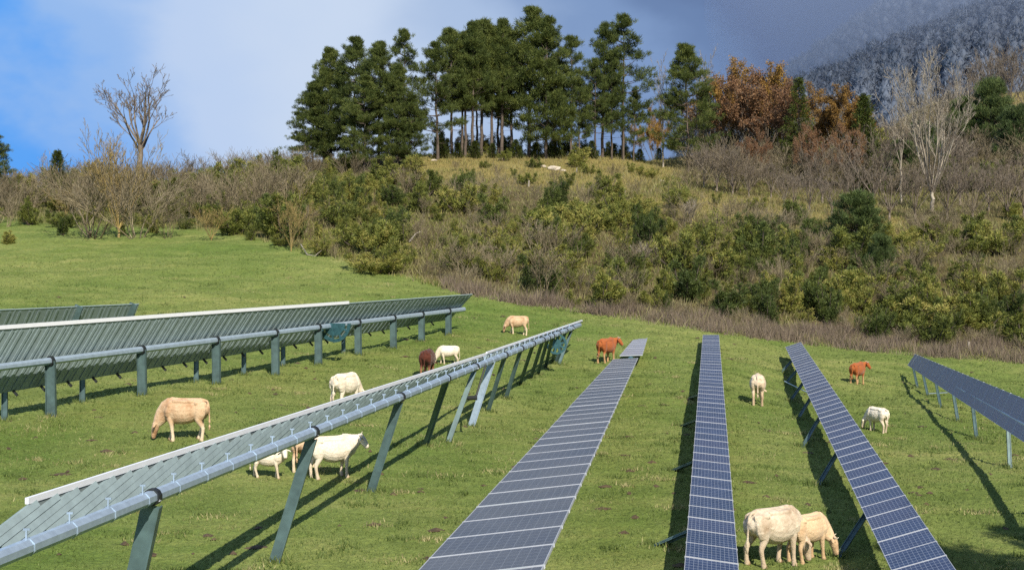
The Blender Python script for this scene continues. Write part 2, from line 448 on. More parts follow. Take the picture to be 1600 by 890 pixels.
M_white = metal_mat('bright_white_edge', (.72, .75, .82), .5, 0, .04, 5)
M_rib = metal_mat('galvanised_purlin', (.27, .35, .375), .6, .05, .12, 4)
M_tube = metal_mat('galvanised_tube', (.36, .46, .58), .40, .4, .14, 6)
M_post = metal_mat('green_grey_steel_post', (.085, .140, .148), .5, .25, .25, 3)
M_black = metal_mat('black_rubber_bearing', (.015, .018, .02), .5, 0, .2, 9)
M_teal = metal_mat('teal_drive_gear', (.045, .13, .16), .5, .3, .3, 7)
CAM = Vector((0, 0, 0))

def lerp(a, b, t): return a+(b-a)*t
def modules(root, A0, B0, A1, B1, nmod, glass_to_cam, ribs=0, jit=.005, seed=0, gap=.010, glass=None, rw=.14, rh=.018, back=None, rin=.12):
    """A = one long edge, B = the other, 0 near end, 1 far end; modules fill the strip"""
    rnd = random.Random(seed)
    for i in range(nmod):
        t0, t1 = i/nmod, (i+1)/nmod
        a0, b0, a1, b1 = lerp(A0, A1, t0), lerp(B0, B1, t0), lerp(A0, A1, t1), lerp(B0, B1, t1)
        al = (a1-a0).normalized()*gap/2
        a0, b0, a1, b1 = a0+al, b0+al, a1-al, b1-al
        nrm = (b0-a0).cross(a1-a0).normalized()
        ctr = (a0+b0+a1+b1)/4
        if nrm.dot(CAM-ctr) < 0: nrm = -nrm
        if not glass_to_cam: nrm = -nrm         # nrm: the side with the glass
        s = nrm*rnd.uniform(-jit, jit)
        a0, b0, a1, b1 = a0+s, b0+s, a1+s, b1+s
        q = [a0, b0, b1, a1]                    # uv: u across the strip, v along it
        if (b0-a0).cross(a1-a0).dot(nrm) < 0: q = [b0, a0, a1, b1]
        m = MB()
        inset = [p+(ctr-p).normalized()*.02 for p in q]
        m.quadbox([p-nrm*.03 for p in inset], [p for p in inset], 0, 1, uvtop=True)
        o = m.build('solar_module', [back or M_back, glass or M_glass], root)
        f = MB()
        for k in range(4):
            p, r = q[k], q[(k+1) % 4]
            ci = (ctr-(p+r)/2).normalized()*.02
            e = (r-p).normalized()*.02
            long_ = k % 2 == 0
            fw = .013 if glass_to_cam else .04; f.bar(p+ci-(e*0 if long_ else e*-2), r+ci+(e*0 if long_ else e*-2), fw, .05, up=nrm)
        for v in range(len(f.v)): f.v[v] = tuple(Vector(f.v[v])-nrm*.018)
        f.build('module_frame', M_alu if glass_to_cam else M_rib, o)
        if ribs:
            for k in range(ribs):
                t = (k+.5)/ribs
                p, r = lerp(a0, a1, t), lerp(b0, b1, t)
                g = MB(); ax = (r-p).normalized()*.03; off = nrm*-(.044+rh/2)
                g.bar(p+ax*(rin/.03)+off, r-ax*2+off, rw, rh, up=nrm)
                g.build('purlin', M_rib, o)
FEET = []
def top_rail(root, p, q, w):
    m = MB(); m.bar(p+Vector((0, -.04, .02)), q+Vector((0, -.04, .02)), .06, w); m.build('top_rail', M_white, root)
def h_post(root, foot, top, w, name='post', mat=None, kind='H', facing=None):
    m = MB(); t = (top-foot).normalized()
    a = Vector((1, 0, 0)); a = (a-t*a.dot(t)).normalized(); b = t.cross(a)
    FEET.append((foot.x, foot.y, w))
    foot = foot - t*.4
    if kind == 'H':
        m.bar(foot, top, w, .025, up=b)                       # web facing the viewer
        for s in (-1, 1): m.bar(foot+a*s*(w/2-.012), top+a*s*(w/2-.012), .024, w*.55, up=b)
    elif kind == 'C':
        m.bar(foot, top, w, .025, up=b)
        m.bar(foot+a*(w/2)+b*.0, top+a*(w/2), .03, w*.8, up=b)
    else:
        m.tube([foot, top], w/2, 6)
    o = m.build(name, mat or M_post, root)
    return o
def ring(root, c, axis, r, name='bearing_ring', w=.07, mat=None):
    m = MB(); ax = axis.normalized()
    m.tube([c-ax*w, c+ax*w], r, 12)
    return m.build(name, mat or M_black, root)
def gear(root, c, axis, r, name='drive_gear', frac=1.0, solid=False):
    """spoked wheel in the plane across the row"""
    m = MB(); ax = axis.normalized(); up = Vector((0, 0, 1)); up = (up-ax*up.dot(ax)).normalized(); sd = ax.cross(up)
    n = int(20*frac); th = ax*.04
    def P(an, rr): return c + (up*math.sin(an)+sd*math.cos(an))*rr
    st = PI
    for k in range(n):
        a0 = st+2*PI*frac*k/n; a1 = st+2*PI*frac*(k+1)/n
        q = [P(a0, r*.82), P(a0, r), P(a1, r), P(a1, r*.82)]
        m.quadbox([p-th for p in q], [p+th for p in q])
        rr = r*(.66 if solid else .45); q = [P(a0, .02), P(a0, rr), P(a1, rr), P(a1, .021)]
        m.quadbox([p-th for p in q], [p+th for p in q])
        if k % 2 == 0: m.bar(P((a0+a1)/2, r*.42), P((a0+a1)/2, r*.84), .09, .06, up=ax)
    return m.build(name, M_teal, root)

def row_root(p, label):
    r = empty('solar_panel_row', p)
    tag(r, label, 'solar panel row', 'solar panel rows on the pasture')
    return r
def reparent(root):
    inv = Matrix.Translation(root.location).inverted()
    seen = set()
    for ch in root.children:
        ch.location = -root.location
class InvLine:
    """1/depth linear along pixel x: a straight line in space seen in perspective"""
    def __init__(s, p0, d0, p1, d1): s.p0, s.d0, s.p1, s.d1 = p0, d0, p1, d1
    def at(s, t):     # t: fraction of image distance
        x = s.p0[0]+(s.p1[0]-s.p0[0])*t; y = s.p0[1]+(s.p1[1]-s.p0[1])*t
        return unproj(x, y, 1/(1/s.d0+(1/s.d1-1/s.d0)*t))
    def atx(s, x): return s.at((x-s.p0[0])/(s.p1[0]-s.p0[0]))
    def aty(s, y): return s.at((y-s.p0[1])/(s.p1[1]-s.p0[1]))
    def ends(s): return s.at(0), s.at(1)

# ---- long row on the left, seen from behind
def back_row_far():
    tube = InvLine((-60, 580), 51.5, (722, 483), 88)
    top = InvLine((-60, 516.5), 51, (738, 459), 87.5)
    bot = InvLine((-128, 634), 50.5, (703, 498), 88)
    r = row_root(hit(340, 605), 'long steep row of panels seen from behind, upright posts, ending near the scrub')
    (a0, a1), (b0, b1) = top.ends(), bot.ends()
    modules(r, a0, b0, a1, b1, 44, False, ribs=2, seed=1)
    top_rail(r, a0, top.atx(545), .15)
    off = Vector((.12, -.30, 0))
    t0, t1 = tube.ends(); m = MB(); m.tube([t0+off, t1+off], .15, 8); m.build('torque_tube', M_tube, r)
    ax = (t1-t0)
    for (px, fy) in [(78, 655), (220, 626), (336, 601), (428, 606), (495, 569), (557, 556), (612, 544), (656, 534), (698, 513)]:
        T = tube.atx(px)+off; ft = hit(px, fy)
        ft = Vector((T.x, T.y+.1, float(G(T.x, T.y+.1))))
        h_post(r, ft, T+Vector((0, -.02, .02)), .38)
        ring(r, T, ax, .20)
    for (px, fy) in [(0, 668), (123, 645), (303, 608), (378, 617), (440, 590), (535, 558)]:
        B = bot.atx(px)+Vector((0, .5, .25)); h_post(r, Vector((B.x, B.y, float(G(B.x, B.y)))), B, .22, name='rear_post')
    gear(r, tube.atx(514)+Vector((.35, -.55, .15)), ax, 1.0, frac=.5, solid=True)
    # bolts hanging from the lower edge
    for k in range(26):
        t = .04+.036*k; B = lerp(b0, b1, t); m = MB(); m.bar(B+Vector((-.1, -.1, .12)), B+Vector((.18, -.1, -.2)), .09, .09); m.build('module_clip', M_black, r)
    reparent(r)
back_row_far()
# ---- short row behind it
def back_row_short():
    top = InvLine((-40, 485), 69, (217, 474), 80); bot = InvLine((-75, 565), 69.8, (190, 542), 81)
    r = row_root(hit(60, 555), 'short dark row of solar panels at far left, showing above the long white-edged row')
    (a0, a1), (b0, b1) = top.ends(), bot.ends()
    modules(r, a0, b0, a1, b1, 9, False, ribs=2, seed=2)
    c0, c1 = lerp(a0, b0, .55), lerp(a1, b1, .55); m = MB(); o = Vector((.1, -.3, 0)); m.tube([c0+o, c1+o], .13, 8); m.build('torque_tube', M_tube, r)
    for t in (.08, .61, .97):
        T = lerp(c0, c1, t)+o; A = lerp(a0, a1, t)+Vector((.0, -.2, 0))
        h_post(r, Vector((T.x, T.y, float(G(T.x, T.y)))), T+Vector((0, 0, .05)), .3)
        m = MB(); m.bar(T, A, .45, .12, up=Vector((0, 1, 0))); m.build('tilt_arm', M_post, r)
    reparent(r)
back_row_short()
# ---- near row on the left, seen from behind and beneath
def back_row_near():
    tube = InvLine((-70, 895.5), 19.2, (905, 507), 82.5)
    r = row_root(hit(579, 770), 'nearest row at left, with white top edge, pale tube and leaning green posts')
    t0, t1 = tube.ends()
    # near section
    top = InvLine((22, 797), 21.5, (778, 549), 62); 
    lo = InvLine((-110, 904), 19.0, (742, 578), 59.5)
    (a0, a1), (b0, b1) = top.ends(), lo.ends()
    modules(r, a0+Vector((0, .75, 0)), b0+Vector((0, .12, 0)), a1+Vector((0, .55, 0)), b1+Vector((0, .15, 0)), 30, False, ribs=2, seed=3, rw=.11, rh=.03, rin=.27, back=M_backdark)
    top_rail(r, a0+Vector((0, .60, .04)), a1+Vector((0, .42, .02)), .10)
    top2 = InvLine((760, 553.5), 57, (910, 502), 84); lo2 = InvLine((752, 573), 56.5, (897, 513), 83.5)
    (a0, a1), (b0, b1) = top2.ends(), lo2.ends()
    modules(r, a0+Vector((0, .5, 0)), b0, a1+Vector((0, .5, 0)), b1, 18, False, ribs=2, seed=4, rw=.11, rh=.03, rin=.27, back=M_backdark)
    top_rail(r, a0+Vector((0, .38, .03)), a1+Vector((0, .40, .03)), .08)
    m = MB(); off = Vector((0.02, -.14, -.02)); m.tube([t0+off, t1+off], .13, 8); m.build('torque_tube', M_tube, r)
    ax = t1-t0
    P = [(240, None, 176), (489, None, 428), (625, 770, 579), (697, 697, 664), (742, 692, 700), (788, 643, 762), (813, 622, 790),
         (832, 600, 812), (847, 590, 829), (855, 585, 840), (862, 575, 852), (872, 567, 862), (883, 568, 868), (893, 570, 873)]
    for i, (px, fy, fx) in enumerate(P):
        T = tube.atx(px)+off
        if fy is None:
            u = (fx-800)/F; d = T.y+.2; ft = Vector((u*d, d, float(G(u*d, d))))
        else: ft = hit(fx, fy)
        T2 = T+(ft-T).normalized()*.15
        h_post(r, ft, T2, [.34, .26, .24, .20, .17, .16, .16, .15][min(i, 7)], kind='C')
        ring(r, T, ax, .16)
        cp = MB(); cp.bar(T2+Vector((-.16, -.04, .02)), T2+Vector((.18, -.04, .1)), .10, .05); cp.build('bearing_bracket', M_alu, r)
    # light strut pair and the damper beside it
    ft = hit(736, 667); T = tube.atx(768)+off
    h_post(r, ft, T, .26, name='silver_post', mat=M_tube, kind='C')
    D0 = tube.atx(752)+off; D1 = lerp(D0, hit(700, 692), .45)
    m = MB(); m.tube([D0+Vector((.15, -.15, 0)), D1+Vector((.35, -.15, .1))], .035, 6); m.tube([D1+Vector((-.2, -.2, .05)), D1+Vector((.4, -.2, .05))], .09, 8)
    m.build('damper', M_black, r)
    gear(r, tube.atx(872)+Vector((-.1, -.35, -.55)), ax, .55)
    for k in range(46):
        t = .01+k*.0205; c = lerp(t0, t1, t)+off; cc = MB(); axn = ax.normalized()
        cc.tube([c-axn*.018, c+axn*.018], .143, 8)
        cc.bar(c+Vector((.0, -.06, .10)), c+Vector((.0, -.05, .27)), .025, .025)
        cc.bar(c+Vector((-.05, -.04, .27)), c+Vector((.05, -.04, .27)), .03, .03)
        cc.build('u_bolt', M_tube, r)
    for t in (.037, .13, .24):
        c = lerp(t0, t1, t)+off; cc = MB(); axn = ax.normalized(); cc.bar(c-axn*.22+Vector((.02, -.15, -.0)), c+axn*.22+Vector((.02, -.15, 0)), .03, .09); cc.build('splice_plate', M_teal, r)
    reparent(r)
back_row_near()

def front_row(label, Ln, Lf, Rn, Rf, dn, df, nmod, posts, seed, rod=None, dR=0, tail=None, pw=.14, glass=None):
    r = row_root(hit(*posts[0][1]) if posts else hit(Lf[0], Lf[1]+30), label)
    A0, A1 = unproj(*Ln, dn), unproj(*Lf, df); B0, B1 = unproj(*Rn, dn+dR), unproj(*Rf, df+dR)
    modules(r, A0, B0, A1, B1, nmod, True, ribs=0, seed=seed, glass=glass)
    sh = Vector((0, .0, -.16)); c0, c1 = (A0+B0)/2+sh, (A1+B1)/2+sh
    m = MB(); m.tube([c0, c1], .075, 8); m.build('torque_tube', M_tube, r)
    for (ty, foot) in posts:
        # ty: image height of the post's top on the centre line of the row
        best = min((abs(445-lerp(c0, c1, t).z/lerp(c0, c1, t).y*F-ty), t) for t in [k/400 for k in range(401)])[1]
        h_post(r, hit(*foot), lerp(c0, c1, best), pw)
    if rod:
        m = MB(); m.tube([hit(*rod[0])+Vector((0, 0, .25)), unproj(rod[1][0], rod[1][1], rod[2])], .03, 6); m.build('tie_rod', M_tube, r)
    if tail: tail(r)
    reparent(r)
def tail_row(r):
    A0, B0 = unproj(968, 555, 77), unproj(1004, 554, 77); A1, B1 = unproj(1001, 517, 97), unproj(1015, 517, 97)
    modules(r, A0, B0, A1, B1, 12, True, seed=9, glass=M_skypale)
    c = unproj(984, 559, 76); m = MB(); m.tube([unproj(975, 566, 74.5)+Vector((0, 0, -.1)), unproj(990, 553, 78)+Vector((0, 0, -.1))], .12, 8)
    m.build('joint_bracket', M_teal, r)
    m = MB(); m.tube([(unproj(986, 556, 77)+Vector((0, 0, -.15))), (unproj(1008, 519, 97)+Vector((0, 0, -.15)))], .07, 8); m.build('torque_tube', M_tube, r)
front_row('broad pale grey solar row reaching the standing red-brown cow beside its far gap',
          (599.5, 948), (958, 561), (834, 958-37), (997, 559), 17.6, 74, 36,
          [(600, (955, 610)), (650, (900, 668)), (740, (800, 800))], 21, tail=tail_row, glass=M_dustsky)
front_row('narrow straight blue solar row rising upright left of the big cream bull',
          (1063, 950), (1098, 523), (1161.5, 965), (1123.5, 523), 26.6, 90, 46,
          [(815, (1027, 853)), (710, (1052, 736)), (648, (1065, 666)), (612, (1077, 622))], 22)
front_row('blue solar row right of the big cream bull, slanting down right on diagonal posts',
          (1417.5, 945), (1227, 542), (1514, 918), (1251.5, 534), 26.8, 91, 46,
          [(776, (1310, 870)), (686, (1279, 757)), (634, (1255, 697)), (606, (1247, 655)), (585, (1235, 627)), (568, (1227, 600)), (554, (1221, 582))], 23,
          rod=((1226, 603), (1262, 613), 74))
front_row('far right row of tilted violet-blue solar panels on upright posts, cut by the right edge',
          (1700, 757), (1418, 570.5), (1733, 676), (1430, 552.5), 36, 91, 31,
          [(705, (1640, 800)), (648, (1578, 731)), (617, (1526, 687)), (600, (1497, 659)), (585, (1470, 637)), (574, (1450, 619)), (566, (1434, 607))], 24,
          rod=((1452, 622), (1480, 613), 82), glass=M_skylilac)

# longer ungrazed grass round the foot of each post
rs = np.random.RandomState(31)
FP = np.array(FEET); m = 130; fx = np.repeat(FP[:, 0], m)+rs.normal(0, .22, len(FP)*m); fy = np.repeat(FP[:, 1], m)+rs.normal(0, .16, len(FP)*m)
k = fy > 20; fx, fy = fx[k], fy[k]
blades('post_grass', np.stack([fx, fy, G(fx, fy)-.02], 1), rs.uniform(.08, .26, len(fx)), rs.uniform(.025, .05, len(fx)), rs.uniform(.1, .8, len(fx)), np.clip(rs.normal(.4, .28, len(fx)), 0, 1), mat_grass, rs,
       'longer ungrazed grass tufts round the feet of the panel posts', 'grass')
# ---------------------------------------------------------------- cattle
def cow_mat(name, base, blotch, amount=.5, legs=None, sc=2.2):
    m, nt, b = new_mat(name)
    a = nt.nodes.new('ShaderNodeAttribute'); a.attribute_name = 'zone'
    sp = nt.nodes.new('ShaderNodeSeparateColor'); nt.links.new(a.outputs['Color'], sp.inputs[0])
    n1 = noise(nt, sc, 5, .6); f = ramp_node(nt, n1, [(.44, (0, 0, 0)), (.66, (amount*.85,)*3)])
    c = mixc(nt, f, base, blotch)
    n2 = ramp_node(nt, noise(nt, 16, 6, .75), [(.3, (.82, .78, .72)), (.6, (1.06,)*3)])
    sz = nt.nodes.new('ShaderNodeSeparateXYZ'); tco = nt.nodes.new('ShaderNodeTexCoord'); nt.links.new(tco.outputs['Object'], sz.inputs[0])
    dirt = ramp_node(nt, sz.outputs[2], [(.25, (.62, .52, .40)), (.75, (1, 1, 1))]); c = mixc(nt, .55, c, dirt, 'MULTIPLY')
    c = mixc(nt, 1.0, c, n2, 'MULTIPLY')
    if legs: c = mixc(nt, sp.outputs[0], c, legs)
    c = mixc(nt, sp.outputs[1], c, (.30, .16, .12))          # muzzle and inner ear skin
    nt.links.new(c, b.inputs['Base Color']); b.inputs['Roughness'].default_value = .75
    b.inputs['Specular IOR Level'].default_value = .2; b.inputs['Sheen Weight'].default_value = .15
    bp = nt.nodes.new('ShaderNodeBump'); bp.inputs['Strength'].default_value = .8; bp.inputs['Distance'].default_value = .035
    nt.links.new(noise(nt, 14, 5, .7), bp.inputs['Height']); nt.links.new(bp.outputs[0], b.inputs['Normal'])
    return m
M_hoof = metal_mat('hoof_horn', (.07, .05, .035), .6, 0)
M_hoofpale = metal_mat('pale_hoof', (.28, .20, .11), .6, 0)
M_horn = metal_mat('cream_horn', (.62, .56, .44), .4, 0)
M_eye = metal_mat('dark_eye', (.008, .006, .005), .15, 0)
def loft(m, pts, n=14):
    """pts: (x, y, z, half width, half height); sections keep one sideways axis, so the limb does not twist"""
    P = [Vector(p[:3]) for p in pts]; tot = (P[-1]-P[0]).normalized()
    ref = Vector((0, 1, 0)) if abs(tot.y) < .8 else Vector((1, 0, 0)); base = len(m.v)
    for i, p in enumerate(P):
        t = (P[min(i+1, len(P)-1)]-P[max(i-1, 0)]).normalized()
        a = ref-t*ref.dot(t); a.normalize(); b = a.cross(t)
        for k in range(n):
            an = 2*PI*(k+.5)/n; m.v.append(tuple(p+a*math.cos(an)*pts[i][3]+b*math.sin(an)*pts[i][4]))
    for i in range(len(P)-1):
        for k in range(n):
            k2 = (k+1) % n; m.f.append((base+i*n+k, base+i*n+k2, base+(i+1)*n+k2, base+(i+1)*n+k)); m.m.append(0)
    m.f.append(tuple(base+k for k in reversed(range(n)))); m.m.append(0)
    m.f.append(tuple(base+(len(P)-1)*n+k for k in range(n))); m.m.append(0)
def cow(label, mat, px, py, hpx, heading, pose, scale=None, head_yaw=0.0, horns=False, stride=(.06, -.08, .1, -.12), belly=1.0, voxel=.02, hoof=None, tail_swing=0.0, thin=1.0):
    """heading: direction of the head in degrees, 0 = +x (right), 90 = away from the viewer"""
    loc = hit(px, py)
    H = scale or hpx*loc.y/F
    s = H/1.42
    rz = math.radians(heading)
    root = empty('cow', loc, 0)
    tag(root, label, 'cow', 'cattle grazing between the solar rows')
    R = Matrix.Rotation(rz, 3, 'Z')
    fx, hx = .50, -.60
    slope = lambda x, y: (float(G(*(Vector((loc.x, loc.y, 0)) + R @ Vector((x*s, y*s, 0)))[:2])) - loc.z)/s
    m = MB()
    w = belly
    trunk = [(-.88, 0, 1.17, .09, .12), (-.84, 0, 1.12, .19*w, .22), (-.74, 0, 1.08, .26*w, .29), (-.58, 0, 1.06, .29*w, .325), (-.40, 0, 1.02, .305*w, .365),
             (-.16, 0, .97, .345*w, .415*w**.5), (.08, 0, .95, .36*w, .435*w**.5), (.30, 0, .96, .335*w, .43), (.48, 0, .98, .30*w, .415), (.64, 0, 1.0, .265*w, .375), (.78, 0, 1.0, .20*w, .30), (.88, 0, .99, .12, .20)]
    loft(m, trunk, 18)
    # spine, hips and withers
    loft(m, [(-.78, 0, 1.33, .05, .05), (-.60, 0, 1.37, .09, .045), (-.2, 0, 1.37, .08, .04), (.2, 0, 1.37, .07, .045), (.50, 0, 1.385, .085, .06), (.68, 0, 1.33, .07, .06)], 8)
    for sy in (-1, 1):
        # hip bone to pin bone, loin shelf, shoulder blade, thigh
        loft(m, [(-.46, sy*.15*w, 1.30, .05, .05), (-.48, sy*.25*w, 1.25, .055, .06), (-.68, sy*.19*w, 1.22, .065, .085), (-.87, sy*.12*w, 1.20, .06, .08)], 10)
        loft(m, [(-.40, sy*.15*w, 1.30, .10, .07), (0, sy*.16*w, 1.29, .12, .07), (.40, sy*.13*w, 1.30, .11, .07)], 10)
        loft(m, [(.42, sy*.12*w, 1.33, .06, .09), (.50, sy*.21*w, 1.15, .09, .14), (.56, sy*.24*w, .95, .09, .15), (.60, sy*.21*w, .80, .07, .11)], 10)
        loft(m, [(-.62, sy*.14*w, 1.22, .12, .22), (-.64, sy*.19*w, 1.05, .135, .255), (-.62, sy*.20*w, .88, .125, .235), (-.58, sy*.19*w, .74, .10, .18)], 12)
    loft(m, [(.70, 0, .80, .10, .12), (.82, 0, .86, .09, .12), (.90, 0, .95, .07, .10)], 10)          # brisket
    gz = pose == 'graze'
    if gz:
        g = slope(1.35, 0)
        neck = [(.50, 0, 1.08, .23*w, .38), (.72, 0, .98, .195, .35), (.90, 0, .82+g*.3, .16, .28), (1.02, 0, .66+g*.6, .14, .22), (1.09, 0, .55+g, .12, .165)]
        poll = Vector((1.09, 0, .57+g)); hd = [(1.05, .63, .11, .10), (1.12, .53, .14, .145), (1.165, .39, .13, .135), (1.20, .25, .10, .105), (1.22, .14, .092, .085), (1.225, .065, .078, .06)]
        hd = [(a, b_+g, c, d) for a, b_, c, d in hd]
    else:
        neck = [(.48, 0, 1.08, .22*w, .40), (.70, 0, 1.12, .19, .35), (.88, 0, 1.18, .155, .275), (1.0, 0, 1.25, .13, .21), (1.07, 0, 1.29, .115, .165)]
        poll = Vector((1.06, 0, 1.33)); hd = [(1.00, 1.37, .11, .09), (1.09, 1.33, .135, .14), (1.19, 1.23, .125, .135), (1.28, 1.11, .10, .11), (1.34, 1.02, .093, .088), (1.37, .98, .078, .062)]
    hs = 1.04; h0_ = hd[0]; hd = [(h0_[0]+(a-h0_[0])*(1.0 if gz else hs), h0_[1]+(b_-h0_[1])*(1.0 if gz else hs), c*hs, d*hs) for a, b_, c, d in hd]
    base = Vector((.72, 0, 1.0))
    def turn(v, k):          # the neck bends sideways by head_yaw, the head most
        return base + Matrix.Rotation(math.radians(head_yaw)*k, 3, 'Z') @ (v-base)
    def turnh(v):
        p = turn(poll, .6); return p + Matrix.Rotation(math.radians(head_yaw), 3, 'Z') @ (v-poll)
    nn = []
    for i, q in enumerate(neck):
        v = turn(Vector(q[:3]), .6*i/(len(neck)-1)); nn.append((*v, q[3], q[4]))
    loft(m, nn, 14)
    loft(m, [(*turnh(Vector((a, 0, b_))), c, d) for a, b_, c, d in hd], 14)
    fwd = (Vector((hd[-1][0], 0, hd[-1][1]))-Vector((hd[0][0], 0, hd[0][1]))).normalized()
    upv = Vector((0, 1, 0)).cross(fwd)*-1
    if upv.x < 0 and gz: upv = -upv
    if not gz and upv.z < 0: upv = -upv
    for sy in (-1, 1):       # ears
        e0 = poll + Vector((0, sy*.09, 0)) + fwd*.03
        pts = [e0, e0+Vector((0, sy*.09, 0))-fwd*.01+upv*.01, e0+Vector((0, sy*.19, 0))+fwd*.03-upv*.0, e0+Vector((0, sy*.26, 0))+fwd*.07-upv*.03]
        loft(m, [(*turnh(p), a, b_) for p, a, b_ in zip(pts, (.035, .065, .06, .02), (.035, .035, .03, .018))], 8)
    # legs
    feet = []
    for i, (lx, sy) in enumerate(((fx, -1), (fx, 1), (hx, -1), (hx, 1))):
        o = stride[i]; y = sy*(.17 if lx > 0 else .18)*w
        gx = slope(lx+o, y)
        fz = lambda z: z + gx*(1-z/1.0) if z < 1.0 else z
        t_ = thin*1.12
        if lx > 0:
            pts = [(lx+.04, y*.95, 1.0, .10, .15), (lx+.03, y, .84, .10, .14), (lx+.02, y, .70, .092*t_, .115), (lx+o*.3, y, .56, .074*t_, .082), (lx+o*.5, y, .45, .070, .075), (lx+o*.6, y, .38, .064, .066),
                   (lx+o*.8, y, .25, .054, .056), (lx+o*.95, y, .13, .060, .064), (lx+o+.01, y, .06, .062, .075), (lx+o+.03, y, .0, .068, .088)]
        else:
            pts = [(lx, y, .98, .12, .22), (lx+.03, y, .82, .115, .185), (lx+.02+o*.15, y, .69, .092*t_, .135), (lx-.04+o*.35, y, .57, .070*t_, .095), (lx-.10+o*.55, y, .48, .064, .082), (lx-.12+o*.7, y, .41, .062, .072),
                   (lx-.10+o*.85, y, .28, .056, .060), (lx-.07+o*.95, y, .14, .060, .064), (lx-.05+o, y, .06, .062, .075), (lx-.03+o, y, .0, .068, .088)]
        loft(m, [(a, b_, fz(c), d, e) for a, b_, c, d, e in pts], 10)
        feet.append((pts[-1][0], y, gx))
    # tail
    ts = tail_swing
    tl = [(-.78, 0, 1.33, .045), (-.87, 0, 1.30, .045), (-.925, ts*.1, 1.18, .036), (-.945, ts*.3, .95, .030), (-.95, ts*.7, .72, .030), (-.955, ts, .60, .046), (-.955, ts*1.1, .46, .050), (-.95, ts*1.15, .34, .024)]
    m.tube([t[:3] for t in tl], [t[3] for t in tl], 8)
    me0 = m.mesh('tmp')
    tmp = bpy.data.objects.new('tmp', me0); C.objects.link(tmp)
    md = tmp.modifiers.new('r', 'REMESH'); md.mode = 'VOXEL'; md.voxel_size = voxel; md.use_smooth_shade = True
    sm = tmp.modifiers.new('s', 'SMOOTH'); sm.factor = .5; sm.iterations = 4 if voxel < .02 else 2
    dg = bpy.context.evaluated_depsgraph_get()
    me = bpy.data.meshes.new_from_object(tmp.evaluated_get(dg))
    bpy.data.objects.remove(tmp); bpy.data.meshes.remove(me0)
    n = len(me.vertices); co = np.empty(n*3, np.float32); me.vertices.foreach_get('co', co); co = co.reshape(-1, 3)
    hz = np.array(turnh(Vector((hd[-1][0], 0, hd[-1][1]))), np.float32)
    muz = np.clip(1.4-np.linalg.norm(co-hz, axis=1)/.085, 0, 1)
    legz = np.clip((.62-co[:, 2])/.2, 0, 1)*((np.abs(co[:, 0]) < 1.0) & (np.abs(co[:, 1]) > .05))
    ca = me.color_attributes.new('zone', 'FLOAT_COLOR', 'POINT')
    ca.data.foreach_set('color', np.stack([legz, muz*.8, muz*0, muz*0+1], 1).astype(np.float32).ravel())
    M4 = Matrix.Rotation(rz, 4, 'Z') @ Matrix.Diagonal((s*.88, s, s, 1))
    me.transform(M4)
    me.materials.clear()
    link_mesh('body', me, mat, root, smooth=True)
    def part(mb, name, mt):
        q = mb.mesh(name); q.transform(M4); return link_mesh(name, q, mt, root, smooth=True)
    for (a, y, gx) in feet:
        h = MB(); h.tube([(a-.005, y, gx+.055), (a+.02, y, gx-.02)], [(.060, .070), (.070, .088)], 10); part(h, 'hoof', hoof or M_hoofpale)
    # eyes and horns
    for sy in (-1, 1):
        k = .30; p = Vector((lerp(Vector((hd[1][0], 0, hd[1][1])), Vector((hd[3][0], 0, hd[3][1])), k)))
        p = p + Vector((0, sy*.108, 0)) + upv*.045; p = turnh(p)
        e = MB(); e.tube([p+Vector((0, 0, -.018)), p+Vector((0, 0, -.01)), p+Vector((0, 0, .01)), p+Vector((0, 0, .018))], [.010, .024, .024, .010], 8); part(e, 'eye', M_eye)
        if horns:
            h0 = poll+Vector((0, sy*.06, 0))-fwd*.03+upv*.06
            pts = [h0, h0+Vector((0, sy*.10, 0))+upv*.02, h0+Vector((0, sy*.20, 0))+fwd*.02+upv*.03, h0+Vector((0, sy*.27, 0))+fwd*.02+upv*.08, h0+Vector((0, sy*.28, 0))-fwd*.0+upv*.14]
            h = MB(); h.tube([turnh(p) for p in pts], [.034, .030, .024, .016, .006], 8); part(h, 'horn', M_horn)
    return root
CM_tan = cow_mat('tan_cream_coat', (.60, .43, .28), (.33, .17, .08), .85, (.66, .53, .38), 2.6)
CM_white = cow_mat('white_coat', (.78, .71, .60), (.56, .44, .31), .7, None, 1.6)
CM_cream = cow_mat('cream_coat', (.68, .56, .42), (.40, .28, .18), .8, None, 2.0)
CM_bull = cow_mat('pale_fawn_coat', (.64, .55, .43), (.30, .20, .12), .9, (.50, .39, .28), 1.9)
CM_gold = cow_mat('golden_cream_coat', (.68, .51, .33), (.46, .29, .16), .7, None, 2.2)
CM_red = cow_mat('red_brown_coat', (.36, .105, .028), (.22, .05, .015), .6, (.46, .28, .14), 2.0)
CM_dark = cow_mat('dark_mahogany_coat', (.085, .022, .012), (.045, .012, .008), .6, (.25, .12, .06), 2.4)

